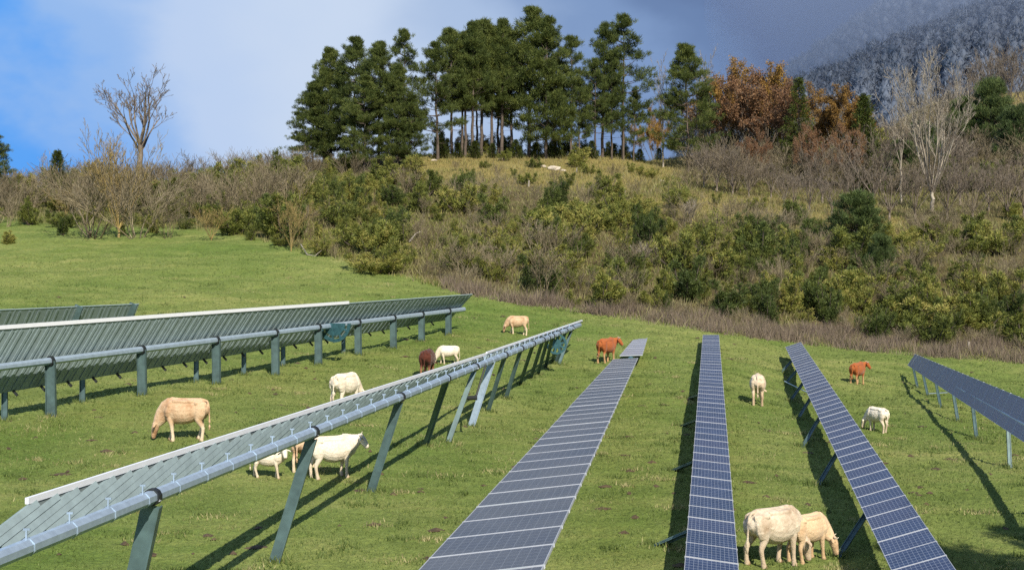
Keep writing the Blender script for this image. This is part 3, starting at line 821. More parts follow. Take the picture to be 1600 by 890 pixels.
cow('tan cream calf with curly darker flank grazing at left, casting its shadow before its muzzle', CM_tan, 289, 688, 66, 176, 'graze', stride=(.10, -.10, .16, -.06), horns=False, voxel=.018, thin=1.15)
cow('white cow seen from behind, its feet hidden by the white panel edge', CM_white, 540, 637, 55, 62, 'graze', belly=1.1, head_yaw=-20, voxel=.02, tail_swing=.02)
cow('dark mahogany cow seen from behind, its legs behind the nearest panel edge', CM_dark, 668, 590, 44, 82, 'graze', voxel=.024, hoof=M_hoof, belly=1.05)
cow('white cow seen side-on behind the dark mahogany one, its head hidden by it', CM_white, 701, 569, 29, 186, 'graze', voxel=.024, stride=(.16, -.12, .12, -.1))
cow('small tan calf grazing alone in the farthest part of the meadow', CM_tan, 809, 522, 29, 180, 'graze', voxel=.024, thin=1.15, stride=(.08, -.1, .14, -.08))
cow('red-brown horned cow standing beside the gap in the pale grey solar row', CM_red, 948, 566, 38, 54, 'stand', head_yaw=-52, horns=True, voxel=.024, hoof=M_hoof)
cow('cream cow seen from behind, grazing between the two blue rows', CM_cream, 1184, 631, 47, 80, 'graze', belly=1.1, head_yaw=-32, voxel=.022)
cow('red-brown horned cow standing right of the slanting blue row', CM_red, 1340, 600, 34, 52, 'stand', head_yaw=-52, horns=True, voxel=.024, hoof=M_hoof)
cow('white calf grazing with its rump turned towards us near the far right row', CM_white, 1371, 674, 38, 118, 'graze', head_yaw=32, voxel=.022, thin=1.15)
cow('big cream bull grazing in the right foreground, rump and tail towards us', CM_bull, 1209, 884, 91, 33, 'graze', belly=1.12, head_yaw=-14, horns=False, voxel=.015, tail_swing=.03, stride=(.05, -.12, .06, -.14))
cow('golden cream horned cow grazing just behind the big cream bull', CM_gold, 1262, 877, 74, 40, 'graze', head_yaw=-50, horns=True, voxel=.016, stride=(.1, -.05, .1, -.1))
cow('white calf with tan face standing under the tube of the nearest row, looking at us', CM_white, 418, 748, 47, -6, 'stand', head_yaw=-62, voxel=.018, thin=1.15, stride=(.14, -.08, .16, -.12))
cow('tan cow seen from behind, half hidden by the tube and the leaning green post', CM_tan, 476, 733, 58, 78, 'graze', voxel=.02, head_yaw=-10)
cow('white horned cow standing in profile just right of the leaning green post', CM_white, 519, 746, 66, 24, 'stand', head_yaw=-20, horns=True, voxel=.018, stride=(.02, -.08, .02, -.1), belly=1.1)
# ---------------------------------------------------------------- plants: mesh generators
class Seg:
    """limbs: list of (p0, p1, r0, r1)"""
    def __init__(s): s.a = []
    def mesh(s, name, lo=0, hi=9, tint=None):
        arr = [q for q in s.a if lo <= q[2] < hi]
        if not arr: return None
        p0 = np.array([q[0] for q in arr]); p1 = np.array([q[1] for q in arr]); r0 = np.array([q[2] for q in arr]); r1 = np.array([q[3] for q in arr])
        n = 3 if np.median(r0) < .04 else 6
        t = p1-p0; t /= np.linalg.norm(t, axis=1)[:, None]+1e-9
        up = np.where(np.abs(t[:, 2:3]) > .9, np.array([[1., 0, 0]]), np.array([[0, 0, 1.]]))
        a = np.cross(t, up); a /= np.linalg.norm(a, axis=1)[:, None]; b = np.cross(a, t)
        V = []
        for k in range(n):
            an = 2*PI*k/n; d = a*math.cos(an)+b*math.sin(an)
            V.append((p0+d*r0[:, None], p1+d*r1[:, None]))
        m = len(arr); v = np.empty((m, n, 2, 3))
        for k in range(n): v[:, k, 0] = V[k][0]; v[:, k, 1] = V[k][1]
        base = (np.arange(m)*2*n)[:, None]
        f = np.concatenate([np.stack([base[:, 0]+2*k, base[:, 0]+2*((k+1) % n), base[:, 0]+2*((k+1) % n)+1, base[:, 0]+2*k+1], 1) for k in range(n)])
        tt = None if tint is None else np.repeat(tint.uniform(0, 1, m), 2*n)
        return np_mesh(name, v.reshape(-1, 3), f, tint=tt)
def rvec(rs): v = rs.normal(0, 1, 3); return v/np.linalg.norm(v)
def grow(S, rs, p, d, ln, r, depth, wig=.16, nseg=4, split=(2, 4), ang=.55, shrink=.68, up=.12, rshrink=.55, tips=None, rmin=.008, side=1.0):
    """a limb of nseg pieces with children along its outer half"""
    d = d/np.linalg.norm(d); seg = ln/nseg
    for i in range(nseg):
        d = d + rvec(rs)*wig + np.array([0, 0, up]); d /= np.linalg.norm(d)
        q = p + d*seg; ra = max(rmin, r*(1-.55*i/nseg)); rb = max(rmin, r*(1-.55*(i+1)/nseg))
        S.a.append((p, q, ra, rb)); p = q
        if depth > 0 and i >= nseg*.25:
            for _ in range(rs.randint(split[0], split[1]) if rs.rand() < side else 0):
                e = rvec(rs); e -= d*e.dot(d); e /= np.linalg.norm(e)+1e-9
                an = rs.normal(ang, .15); dd = d*math.cos(an)+e*math.sin(an)
                grow(S, rs, p, dd, ln*shrink*rs.uniform(.7, 1.1), rb*rshrink, depth-1, wig, max(3, nseg-1), split, ang, shrink, up, rshrink, tips, rmin, side)
    if tips is not None and depth <= 1: tips.append((p, d))
def leaf_cards(rs, centers, dirs, n_per, ln, wd, spread, rad, updir=.0):
    """clumps of narrow pointed leaves or needle sprays round each centre; returns verts, faces, tint"""
    c = np.repeat(centers, n_per, 0); dr = np.repeat(dirs, n_per, 0); n = len(c)
    off = rs.normal(0, 1, (n, 3)); off /= np.linalg.norm(off, axis=1)[:, None]; off *= (rs.uniform(0, 1, n)**.5)[:, None]*rad
    d = dr + rs.normal(0, spread, (n, 3)); d[:, 2] += updir; d /= np.linalg.norm(d, axis=1)[:, None]
    s = np.cross(d, rs.normal(0, 1, (n, 3))); s /= np.linalg.norm(s, axis=1)[:, None]+1e-9
    L_ = ln*rs.uniform(.6, 1.3, n)[:, None]; W_ = wd*rs.uniform(.7, 1.3, n)[:, None]
    p = c+off
    v = np.empty((n, 4, 3)); v[:, 0] = p; v[:, 1] = p+d*L_*.45+s*W_*.5; v[:, 2] = p+d*L_; v[:, 3] = p+d*L_*.45-s*W_*.5
    f = np.arange(n*4).reshape(n, 4)
    ct = rs.uniform(0, 1, len(centers)); t = np.clip(np.repeat(ct, n_per)*.6+rs.uniform(0, .4, n), 0, 1)
    return v.reshape(-1, 3), f, np.repeat(t, 4)
def cards_mesh(name, *sets):
    V, Fc, T = [], [], []; b = 0
    for v, f, t in sets: V.append(v); Fc.append(f+b); T.append(t); b += len(v)
    return np_mesh(name, np.concatenate(V), np.concatenate(Fc), tint=np.concatenate(T))

M_pine = foliage_mat('pine_needles', [(0, (.036, .056, .018)), (.5, (.082, .112, .028)), (1, (.165, .19, .046))], .18, .25)
M_bluepine = foliage_mat('blue_green_needles', [(0, (.035, .055, .022)), (.5, (.070, .105, .034)), (1, (.125, .165, .05))], .12, .2)
M_juniper = foliage_mat('juniper_sprays', [(0, (.060, .078, .018)), (.35, (.125, .150, .032)), (.7, (.20, .215, .046)), (1, (.32, .285, .08))], .15, .6)
M_spruce = foliage_mat('olive_spruce_needles', [(0, (.026, .040, .008)), (.5, (.055, .075, .012)), (1, (.10, .12, .018))], .12, .2)
M_autumn = foliage_mat('autumn_oak_leaves', [(0, (.16, .095, .035)), (.35, (.26, .155, .045)), (.7, (.36, .215, .050)), (1, (.42, .29, .06))], .3, .4)
M_rust = foliage_mat('rust_brown_leaves', [(0, (.13, .070, .042)), (.5, (.23, .125, .065)), (1, (.32, .19, .09))], .25, .3)
M_bark = metal_mat('pine_bark', (.105, .082, .066), .9, 0, .3, 1.5)
M_darkbark = metal_mat('dark_bark', (.075, .06, .048), .9, 0, .3, 2)
M_twig = foliage_mat('grey_brown_twigs', [(0, (.11, .088, .055)), (.5, (.20, .165, .105)), (1, (.31, .26, .17))], 0, .5)
M_heath = foliage_mat('russet_heath_stems', [(0, (.10, .082, .050)), (.35, (.18, .15, .080)), (.7, (.22, .21, .085)), (1, (.27, .25, .12))], 0, 0)
M_pale = foliage_mat('pale_bare_branches', [(0, (.17, .145, .12)), (.5, (.28, .245, .195)), (1, (.42, .375, .30))], 0, .1)
M_greytwig = foliage_mat('brown_grey_branches', [(0, (.10, .080, .065)), (.5, (.17, .14, .11)), (1, (.24, .20, .16))], 0, .2)
M_gold = foliage_mat('yellow_lichen_twigs', [(0, (.17, .125, .06)), (.5, (.28, .21, .085)), (1, (.38, .29, .10))], 0, .2)

HERE = (0, -600, -60)
class Kind:
    """a plant built once (height 1 unit = H metres) and copied"""
    def __init__(s, name, cat, H, parts):
        s.name, s.cat, s.H, s.parts, s.used = name, cat, H, parts, False      # parts: [(part name, mesh, material)]
        for _, me, mat in parts: me.materials.append(mat)
    def place(s, px, py, hpx, label, group=None, rs=random, wf=1.0, rz=None, sink=.15, loc=None, name=None):
        p = loc if loc is not None else hit(px, py)
        k = hpx*p.y/F/s.H
        root = bpy.data.objects.new(name or s.name, None); C.objects.link(root)
        root.location = (p.x, p.y, p.z-sink); root.scale = (k*wf, k*wf, k); root.rotation_euler = (0, 0, rs.uniform(0, 6.28) if rz is None else rz)
        for nm, me, mat in s.parts:
            o = bpy.data.objects.new(nm, me); C.objects.link(o); o.parent = root
        tag(root, label, 'bush' if name else s.cat, group)
        return root

def pine(seed, H=18, low=.3, R=3.6, dens=1.0, mat=None, conical=.8, top=.10):
    rs = np.random.RandomState(seed); S = Seg(); p = np.zeros(3); pts = [p]; n = 14
    lean = rs.normal(0, .012, 2)
    for i in range(n):
        q = np.array([lean[0]*i*H/n+rs.normal(0, .05), lean[1]*i*H/n+rs.normal(0, .05), H*(i+1)/n]); S.a.append((p, q, .24*(1-i/n)+.03, .24*(1-(i+1)/n)+.03)); p = q; pts.append(q)
    B = Seg(); C_, D_ = [], []
    nb = int(74*dens)
    for i in range(nb):
        wh = 13; w_ = int(i*wh/nb); h = low + (1-low)*(((w_+rs.normal(.5, .10))/wh)**.9); h = min(h, .995); k = (h-low)/(1-low)
        z = h*H; f = h*n; j = min(int(f), n-1); base = pts[j]*(1-(f-j))+pts[j+1]*(f-j)
        prof = (1-k)**conical*(.45+.55*min(1, k*3.2+.2)) + top*(k > .6)*(1-k)
        L_ = R*prof*rs.uniform(.65, 1.2)+.35
        az = rs.uniform(0, 2*PI)+i*2.4; el = rs.normal(.10+.5*k, .15)
        d = np.array([math.cos(az)*math.cos(el), math.sin(az)*math.cos(el), math.sin(el)])
        q = base; ns = 4
        for s_ in range(ns):
            d2 = d+np.array([0, 0, -.10+.12*s_]); d2 /= np.linalg.norm(d2); q2 = q+d2*L_/ns; B.a.append((q, q2, .05*(1-s_/ns)*(.4+L_/R)+.012, .05*(1-(s_+1)/ns)+.012)); q = q2
            if s_ >= 2 or (s_ == 1 and rs.rand() < .35) or L_ < 1.3:
                for _ in range(int(3+L_*1.5)):
                    o = rs.normal(0, 1, 3)*np.array([.36, .36, .11])*(.6+L_*.22); C_.append(q+o); D_.append(np.array([d[0]*.5+o[0]*.4, d[1]*.5+o[1]*.4, .75]))
    for t in range(9): C_.append(np.array([pts[-1][0]+rs.normal(0, .18), pts[-1][1]+rs.normal(0, .18), H-.1*t])); D_.append(np.array([0, 0, 1.]))
    # a few dead lower branches
    for i in range(9):
        z = rs.uniform(.12, low)*H; az = rs.uniform(0, 6.28); j = min(int(z/H*n), n-1)
        d = np.array([math.cos(az), math.sin(az), rs.uniform(-.2, .2)]); L_ = rs.uniform(.6, 1.8); B.a.append((pts[j]*1.0+np.array([0, 0, z-pts[j][2]]), pts[j]+np.array([0, 0, z-pts[j][2]])+d*L_, .03, .012))
    v, f, t = leaf_cards(rs, np.array(C_), np.array(D_), 32, .42, .052, .45, .34)
    return Kind('pine_tree', 'pine tree', H, [('crown', cards_mesh('crown', (v, f, t)), mat or M_pine), ('trunk', (setattr(S, 'a', S.a+B.a), S.mesh('trunk'))[1], M_bark)])
def spruce(seed, H=14, R=3.0, mat=None, name='spruce_tree', cat='conifer', n_per=16, low=.04):
    rs = np.random.RandomState(seed); S = Seg(); S.a.append((np.zeros(3), np.array([0, 0, H*.5]), .18, .1)); S.a.append((np.array([0, 0, H*.5]), np.array([0, 0, H]), .1, .02))
    C_, D_ = [], []; B = Seg(); nb = 150
    for i in range(nb):
        k = ((i+rs.rand())/nb); z = H*(low+(1-low)*k); L_ = (R*(1-k)**.85+.15)*rs.uniform(.6, 1.15); az = i*2.4+rs.uniform(-.4, .4)
        m_ = max(2, int(L_*2.2)); d = np.array([math.cos(az), math.sin(az), -.12+.35*k]); b0 = np.array([0, 0, z]); B.a.append((b0, b0+d*L_, .035, .01))
        for j in range(m_):
            q = b0+d*L_*(j+1)/m_; q[2] += .10*((j+1)/m_)**2*L_; C_.append(q); D_.append(np.array([d[0], d[1], .15]))
    v, f, t = leaf_cards(rs, np.array(C_), np.array(D_), int(n_per*1.6), .34, .075, .45, .28)
    return Kind(name, cat, H, [('crown', cards_mesh('crown', (v, f, t)), mat or M_spruce), ('trunk', (setattr(S, 'a', S.a+B.a), S.mesh('trunk'))[1], M_darkbark)])
def juniper(seed, H=3.2, W=1.6, spires=7, open_=0.0, umbrella=False):
    rs = np.random.RandomState(seed); S = Seg(); C_, D_ = [], []
    for i in range(spires):
        a = rs.uniform(0, 6.28); r = W*math.sqrt(rs.rand())*.75; h = H*rs.uniform(.45, 1.0)*(1-.35*r/W); b = np.array([math.cos(a)*r, math.sin(a)*r, 0])
        p = b*.12; tip = np.array([b[0]*1.2, b[1]*1.2, h]); mid = np.array([b[0]*.7, b[1]*.7, h*.4])
        S.a.append((p, mid, .06, .04)); S.a.append((mid, tip, .04, .012))
        m = int(30*h/H)+8
        for j in range(m):
            t = rs.uniform(.18+.3*open_, 1.0); c = (mid*(1-t)*2*t+tip*t*t + p*(1-t)**2) if True else tip
            w = (W*.42)*(1.15-t)*rs.uniform(.5, 1.2) if not umbrella else W*.5*(rs.uniform(.4, 1.2))*(t > .5)
            o = rvec(rs)*w*np.array([1, 1, .55 if not umbrella else .22]); C_.append(c+o); D_.append(np.array([o[0]*.9/(w+.01), o[1]*.9/(w+.01), .8 if not umbrella else .35]))
    v, f, t = leaf_cards(rs, np.array(C_), np.array(D_), 32, .20, .042, .5, .21)
    return Kind('juniper_bush', 'juniper', H, [('foliage', cards_mesh('foliage', (v, f, t)), M_juniper), ('stems', S.mesh('stems'), M_darkbark)])
def bare_shrub(seed, H=3.0, stems=9, mat=None, spread=.55, depth=2, name='bare_shrub', cat='shrub', fine=.0075, tips_leaf=None):
    rs = np.random.RandomState(seed); S = Seg()
    for i in range(stems):
        a = rs.uniform(0, 6.28); t = rs.uniform(.05, spread); d = np.array([math.cos(a)*t, math.sin(a)*t, 1.])
        grow(S, rs, np.array([math.cos(a)*.15, math.sin(a)*.15, -.1]), d, H*rs.uniform(.55, .8), .028, depth, wig=.17, nseg=5, split=(2, 4), ang=.5, shrink=.52, up=.05, rshrink=.6, rmin=fine)
    return Kind(name, cat, H, [('branches', S.mesh('branches', tint=rs), mat or M_twig)])
def bare_tree(seed, H=14, r=.22, trunk=.28, mat=None, limbs=7, ang=.5, depth=4, spread=.5, name='bare_tree', cat='tree', side=.85, up=.16, fine=.013, bark=None, shrink=.62, split=(1, 3)):
    rs = np.random.RandomState(seed); T = Seg(); S = Seg(); p = np.array([0, 0, -.3]); n = 5; tips = []
    for i in range(n):
        q = np.array([rs.normal(0, .03)*H*.1, rs.normal(0, .03)*H*.1, H*trunk*(i+1)/n]); T.a.append((p, q, r*(1.25-.4*i/n), r*(1.25-.4*(i+1)/n))); p = q
    for i in range(limbs):
        a = i*2.4+rs.uniform(-.3, .3); t = rs.uniform(.1, spread)*(1 if i else .1); d = np.array([math.cos(a)*t, math.sin(a)*t, 1.]); d /= np.linalg.norm(d)
        b = p*rs.uniform(.78, 1.0) if i else p
        grow(S, rs, b, d, H*(1-trunk)*rs.uniform(.62, .85), r*.5, depth, wig=.12, nseg=6, split=split, ang=ang, shrink=shrink*.72, up=up, rshrink=.55, tips=tips, rmin=fine, side=side)
    zmax = max(q[1][2] for q in S.a)
    parts = [('trunk', T.mesh('trunk', tint=rs), bark or mat or M_greytwig), ('branches', S.mesh('branches', tint=rs), mat or M_greytwig)]
    return Kind(name, cat, zmax, parts), tips, S
def leafy_tree(seed, H=9, mat=None, name='autumn_tree', cat='autumn tree', dens=1.0, leaf=.28, trunk=.20, spread=1.3):
    rs = np.random.RandomState(seed); k, tips, S = bare_tree(seed, H, .16, trunk, M_greytwig, 8, .55, 3, spread, name, cat, side=1.0, up=.03, fine=.018)
    ends = [q[1] for q in S.a if q[2] < .06 and q[1][2] > H*.25]; idx = rs.rand(len(ends)) < .55*dens; ends = np.array(ends)[idx]
    if len(ends) > 3600: ends = ends[rs.choice(len(ends), 3600, False)]
    v, f, t = leaf_cards(rs, ends, rs.normal(0, 1, (len(ends), 3))*.6, 14, leaf*.62, leaf*.42, .9, .42)
    k.parts.append(('crown', cards_mesh('crown', (v, f, t)), mat)); k.parts[-1][1].materials.append(mat)
    return k
# ---------------------------------------------------------------- the wood on the knoll
def where(px, py):
    w = 'at the far right of the hill'
    for lim, t in ((1180, 'right of the lone full pine'), (1290, 'below the olive spruce'), (1400, 'below the rounded orange oak'), (1500, 'around the tall pale bare tree')):
        if px < lim: w = t; break
    return w+(', higher up' if py < 285 else ', lower down')
R_ = random.Random(42)
P_full = [pine(101, 18, .14, 5.2, 1.35), pine(102, 18, .16, 4.9, 1.3), pine(107, 18, .10, 5.4, 1.4, conical=.95)]
P_high = [pine(103, 18, .36, 3.6, 1.0), pine(104, 18, .42, 3.7, 1.0), pine(108, 18, .32, 3.5, .95)]
P_open = [pine(105, 18, .24, 4.4, .75), pine(106, 18, .20, 4.7, .85)]
def pn(k, px, top, label, base=250, wf=1.0, group='pines of the hilltop grove'):
    b = hit(px, base); hp = (base-top)
    k.place(px, base, hp, label, group, R_, wf, loc=b)
for (k, px, base, top, wf, lab) in [
    (P_full[0], 518, 264, 78, .95, 'dark pine at the left end of the hilltop grove, branches reaching out over the sky'),
    (P_full[1], 553, 264, 60, 1.0, 'tall rounded pine second from the left end of the hilltop grove'),
    (P_full[2], 592, 266, 66, 1.0, 'broad pine third from the left end of the hilltop grove'),
    (P_open[0], 631, 256, 48, .85, 'slim pine whose narrow top rises behind the left clump of the grove'),
    (P_full[0], 622, 268, 104, .85, 'lower pine filling the right side of the left clump'),
    (P_open[1], 684, 250, 68, 1.05, 'lighter green open pine standing in the gap at the left edge of the golden knoll'),
    (P_full[1], 827, 246, 14, 1.05, 'tallest pine of the hilltop grove, its full crown hanging low'),
    (P_full[2], 853, 248, 28, .95, 'full pine close to the right of the tallest pine'),
    (P_open[0], 892, 247, 58, .95, 'greyer pine behind the juniper bush right of the tallest pine'),
    (P_open[1], 941, 246, 38, .85, 'slim dark pine left in the pair right of the grove'),
    (P_open[0], 974, 250, 25, 1.02, 'tall pine right in the pair right of the grove'),
    (P_full[0], 1076, 268, 72, 1.0, 'lone full pine on the slope between the grove and the orange trees')]:
    pn(k, px, top, lab, base, wf)
for i, (px, base, top) in enumerate([(706, 246, 46), (722, 244, 64), (738, 246, 36), (752, 243, 32), (768, 244, 44), (784, 245, 32), (799, 244, 52), (745, 241, 70), (778, 241, 74), (727, 245, 50)]):
    pn(P_high[i % 3], px, top, 'dark high-crowned pine in the dense middle of the grove, bare trunk below', base, .92, 'dark trunked pines in the middle of the grove')
for (px, base, top, w) in [(905, 247, 120, .8), (930, 248, 92, .8), (956, 249, 80, .8), (866, 247, 90, .8), (990, 252, 140, .8)]:
    pn(P_open[(px//7) % 2], px, top, 'smaller thin pine standing behind the right half of the grove', base, w, 'thin pines behind the grove')
pass
sp1 = spruce(201, 13, 3.1)
sp1.place(1248, 285, 163, 'olive green conical spruce standing before the orange autumn trees', None, R_)
sp2 = spruce(202, 6, 2.0, M_spruce, n_per=12)
sp2.place(90, 318, 82, 'small dark conifer on the left skyline between bare shrubs', None, R_, .8)
sp2.place(1350, 300, 150, 'dark conifer half hidden behind the bare branches right of the orange oak', None, R_, .6)
bp = pine(203, 7, .02, 3.0, 1.0, M_bluepine, conical=.5); bp.name = 'young_pine_tree'
bp.place(1338, 398, 92, 'blue-green young pine, brightest in the lower right scrub', None, R_, 1.05)
bp.place(1548, 240, 108, 'bright green young pine on the right hillside', None, R_, .75)
bp.place(1592, 262, 90, 'green pine at the right edge of the picture halfway up the hill', None, R_, .9)
bp.place(1375, 440, 70, 'dull green bushy pine just below the blue-green one', None, R_, .8)
lp = P_open[1]; lp.place(-10, 330, 125, 'pine branches reaching in at the left edge of the picture', None, R_, 1.2)
# ---------------------------------------------------------------- autumn trees
A1 = leafy_tree(301, 10, M_autumn); A2 = leafy_tree(302, 10, M_autumn, dens=.8); A3 = leafy_tree(303, 9, M_rust, dens=.45)
for (k, px, base, top, wf, lab) in [
    (A2, 1130, 262, 92, 1.0, 'ochre oak at the left end of the orange autumn trees'),
    (A3, 1162, 270, 105, 1.0, 'thin russet tree among the orange autumn trees'),
    (A1, 1200, 262, 88, 1.0, 'yellow-orange oak, tallest of the autumn trees'),
    (A3, 1222, 275, 120, .9, 'russet tree just left of the olive spruce'),
    (A1, 1312, 262, 124, 1.1, 'rounded orange oak right of the olive spruce'),
    (A3, 1180, 290, 205, .7, 'low russet bush under the autumn oaks'),
    (A3, 1265, 300, 190, .6, 'low pinkish brown bush right of the olive spruce'),
    (A3, 1325, 300, 190, .6, 'low russet bush below the rounded orange oak')]:
    k.place(px, base, base-top, lab, None, R_, wf, loc=hit(px, base))
q_ = hit(1022, 250); q_ = Vector((q_.x*1.1, q_.y*1.1, float(G(q_.x*1.1, q_.y*1.1))))
A2.place(1022, 250, 112, 'orange tree showing between the pair of pines and the lone pine', None, R_, .6, loc=q_)
# ---------------------------------------------------------------- bare trees
T1, _, _ = bare_tree(401, 14, .28, .40, M_greytwig, 9, .55, 4, 1.15, side=.85, up=.09, fine=.018)
T2, _, _ = bare_tree(402, 16, .23, .16, M_pale, 15, .42, 4, .85, side=.85, up=.14, fine=.017)
T3, _, _ = bare_tree(403, 13, .12, .40, M_pale, 5, .45, 3, .35, side=.7, up=.10, fine=.016)
T4, _, _ = bare_tree(404, 7, .10, .10, M_gold, 10, .5, 3, .8, side=.9, up=.06, fine=.014)
T5, _, _ = bare_tree(405, 10, .16, .2, M_greytwig, 11, .5, 3, .7, side=.95, up=.08, fine=.018)
for (k, px, base, top, wf, lab) in [
    (T1, 219, 296, 98, 1.18, 'tall bare ash standing alone against the sky at left'),
    (T2, 1456, 330, 62, 1.0, 'tall pale many-branched bare tree lit by the sun on the right hillside'),
    (T3, 1408, 318, 128, 1.1, 'slender pale bare tree left of the tall many-branched one'),
    (T4, 186, 372, 188, .9, 'yellowish bare small tree at the meadow edge in front of the left shrubs'),
    (T3, 68, 300, 228, 1.3, 'thin bare tree on the left skyline beside the small dark conifer'),
    (T3, 178, 320, 196, 1.4, 'thin bare tree left of the tall lone ash'),
    (T3, 370, 300, 238, 1.0, 'small thin bare tree on the skyline left of the hilltop grove'),
    (T3, 1036, 262, 78, .8, 'very thin bare tree top rising left of the lone full pine'),
    (T3, 1105, 262, 70, .9, 'thin bare tree rising behind the lone full pine'),
    (T4, 455, 392, 300, 1.0, 'bare small tree at the meadow edge with a crooked stem'),
    (T4, 330, 376, 316, 1.5, 'low spreading bare tree with two stems at the meadow edge'),
    (T4, 100, 346, 282, 1.2, 'bare rounded small tree at the back of the left clearing')]:
    k.place(px, base, base-top, lab, None, R_, wf, loc=hit(px, base))
for px, base, top in [(1528, 190, 78), (1552, 185, 62), (1578, 190, 60), (1604, 190, 66), (1500, 215, 105)]:
    T5.place(px, base, base-top, 'brown bare tree of the dim clump on the right skyline', 'bare trees of the right skyline clump', R_, .9, loc=hit(px, base))
for px, base, top in [(1120, 300, 215), (1145, 305, 225), (1100, 292, 225), (1170, 308, 235), (1205, 310, 240), (1285, 318, 225), (1240, 320, 262), (1300, 335, 265), (1265, 330, 255), (1225, 322, 258), (1335, 330, 240), (1365, 325, 205), (1390, 345, 240), (1430, 345, 255), (1480, 345, 230), (1500, 320, 220), (1520, 345, 250), (1545, 330, 245), (1575, 345, 250), (1600, 340, 240), (1420, 300, 200), (1490, 290, 190), (1385, 290, 190)]:
    T5.place(px, base, (base-top)*R_.uniform(.9, 1.15), 'grey-brown bare tree in the thicket '+where(px, base), 'bare trees in the thicket '+where(px, base), R_, 1.2, loc=hit(px, base))

# ---------------------------------------------------------------- scrub of the slope
J = [juniper(501, 3.2, 1.7, 8), juniper(502, 3.6, 1.3, 6), juniper(503, 2.6, 2.0, 9), juniper(504, 3.4, 1.8, 6, umbrella=True), juniper(505, 3.0, 1.5, 7, open_=.6), juniper(506, 4.0, 1.2, 5)]
B = [bare_shrub(601, 3.0, 7), bare_shrub(602, 3.0, 8, spread=.8), bare_shrub(603, 2.6, 7, spread=.9), bare_shrub(604, 3.4, 6, spread=.45)]
for k_, w_ in ((0, 0),): pass
M_box = foliage_mat('dark_evergreen_leaves', [(0, (.035, .055, .016)), (.5, (.075, .105, .026)), (1, (.14, .17, .040))], .15, .5)
X = [juniper(511, 3.4, 1.9, 10), juniper(512, 3.0, 1.6, 8), juniper(513, 3.8, 1.5, 7)]
for k_ in X: k_.name = 'evergreen_bush'; k_.cat = 'bush'; k_.parts[0] = ('foliage', k_.parts[0][1], M_box); k_.parts[0][1].materials[0] = M_box
YB = bare_shrub(605, 3.0, 9, M_gold); 
rs = np.random.RandomState(77)
def top_y(px): return np.interp(px, [-60, 0, 150, 300, 400, 480, 560, 640, 660, 700, 760, 850, 905, 1000, 1060, 1120, 1250, 1340, 1420, 1500, 1660],
                                    [318, 314, 300, 292, 285, 268, 262, 262, 285, 296, 300, 308, 300, 300, 305, 350, 350, 355, 345, 350, 330])
def zone(px, what):
    for lim, w in ((340, 'behind the meadow clearing at far left'), (640, 'on the slope left of the golden knoll'), (900, 'on the slope below the golden knoll'), (1130, 'on the slope below the paired pines and lone pine'),
                   (1330, 'on the slope below the orange trees'), (1460, 'on the slope below the pale bare trees')):
        if px < lim: return what+' '+w
    return what+' in the scrub at far right'
pts = []
tries = 0
while tries < 14000 and len(pts) < 560:
    tries += 1
    px = rs.uniform(-50, 1650); e = float(edge_y(px)); t = float(top_y(px))
    e2 = e - (3 if px > 500 else 10)
    py = t + (e2-t)*rs.rand()
    sep = 14+9*max(0, (py-t)/(e-t+1))
    if all((px-a)**2+((py-b)*1.9)**2 > sep**2 for a, b in pts): pts.append((px, py))
nj = nb = nx = 0
for (px, py) in pts:
    nzv = math.sin(px*.017+py*.05)+math.sin(px*.041-py*.03+2)*.8
    left = px < 420
    pj = .72+.13*nzv-(.10 if left else 0)-(.35 if px > 1400 and py < 460 else 0)-(.22 if px > 1080 and py < 380 else 0)
    e = float(edge_y(px)); close = e-py < 16
    if close and px > 760: pj = .22
    d = hit(px, py).y; m_px = F/d
    if rs.rand() < pj and rs.rand() < .21:
        hm = 1.6+2.9*rs.rand()**1.4; nm = ('tall ' if hm > 3.6 else 'low ' if hm < 2.4 else '')+'dark green evergreen bush'; nx += 1
        X[rs.randint(3)].place(px, py, hm*m_px, zone(px, nm), zone(px, nm), R_, rs.uniform(.9, 1.35))
    elif rs.rand() < pj-.04 and nj < 225:
        ji = rs.randint(6); k = J[ji]; hm = 1.6+3.3*rs.rand()**1.5; h = hm*m_px*(1.15 if left else 1)
        nm = ('tall ' if hm > 3.6 else 'low ' if hm < 2.4 else '')+('rounded', 'upright', 'spreading', 'flat-topped', 'thin open', 'narrow spired')[ji]+' juniper bush'
        k.place(px, py, h, zone(px, nm), zone(px, nm), R_, rs.uniform(.85, 1.3)); nj += 1
    elif nb < 130:
        hm = rs.uniform(1.4, 3.6)*(.5 if close else 1)*(1.3 if left else 1); k = B[rs.randint(4)]; h = hm*m_px
        nm = ('tall ' if hm > 2.6 else 'low ' if hm < 1.9 else 'middling ')+'leafless brown shrub'
        k.place(px, py, h, zone(px, nm), zone(px, nm), R_, rs.uniform(.9, 1.35)); nb += 1
print('scrub', nj, nb, nx)
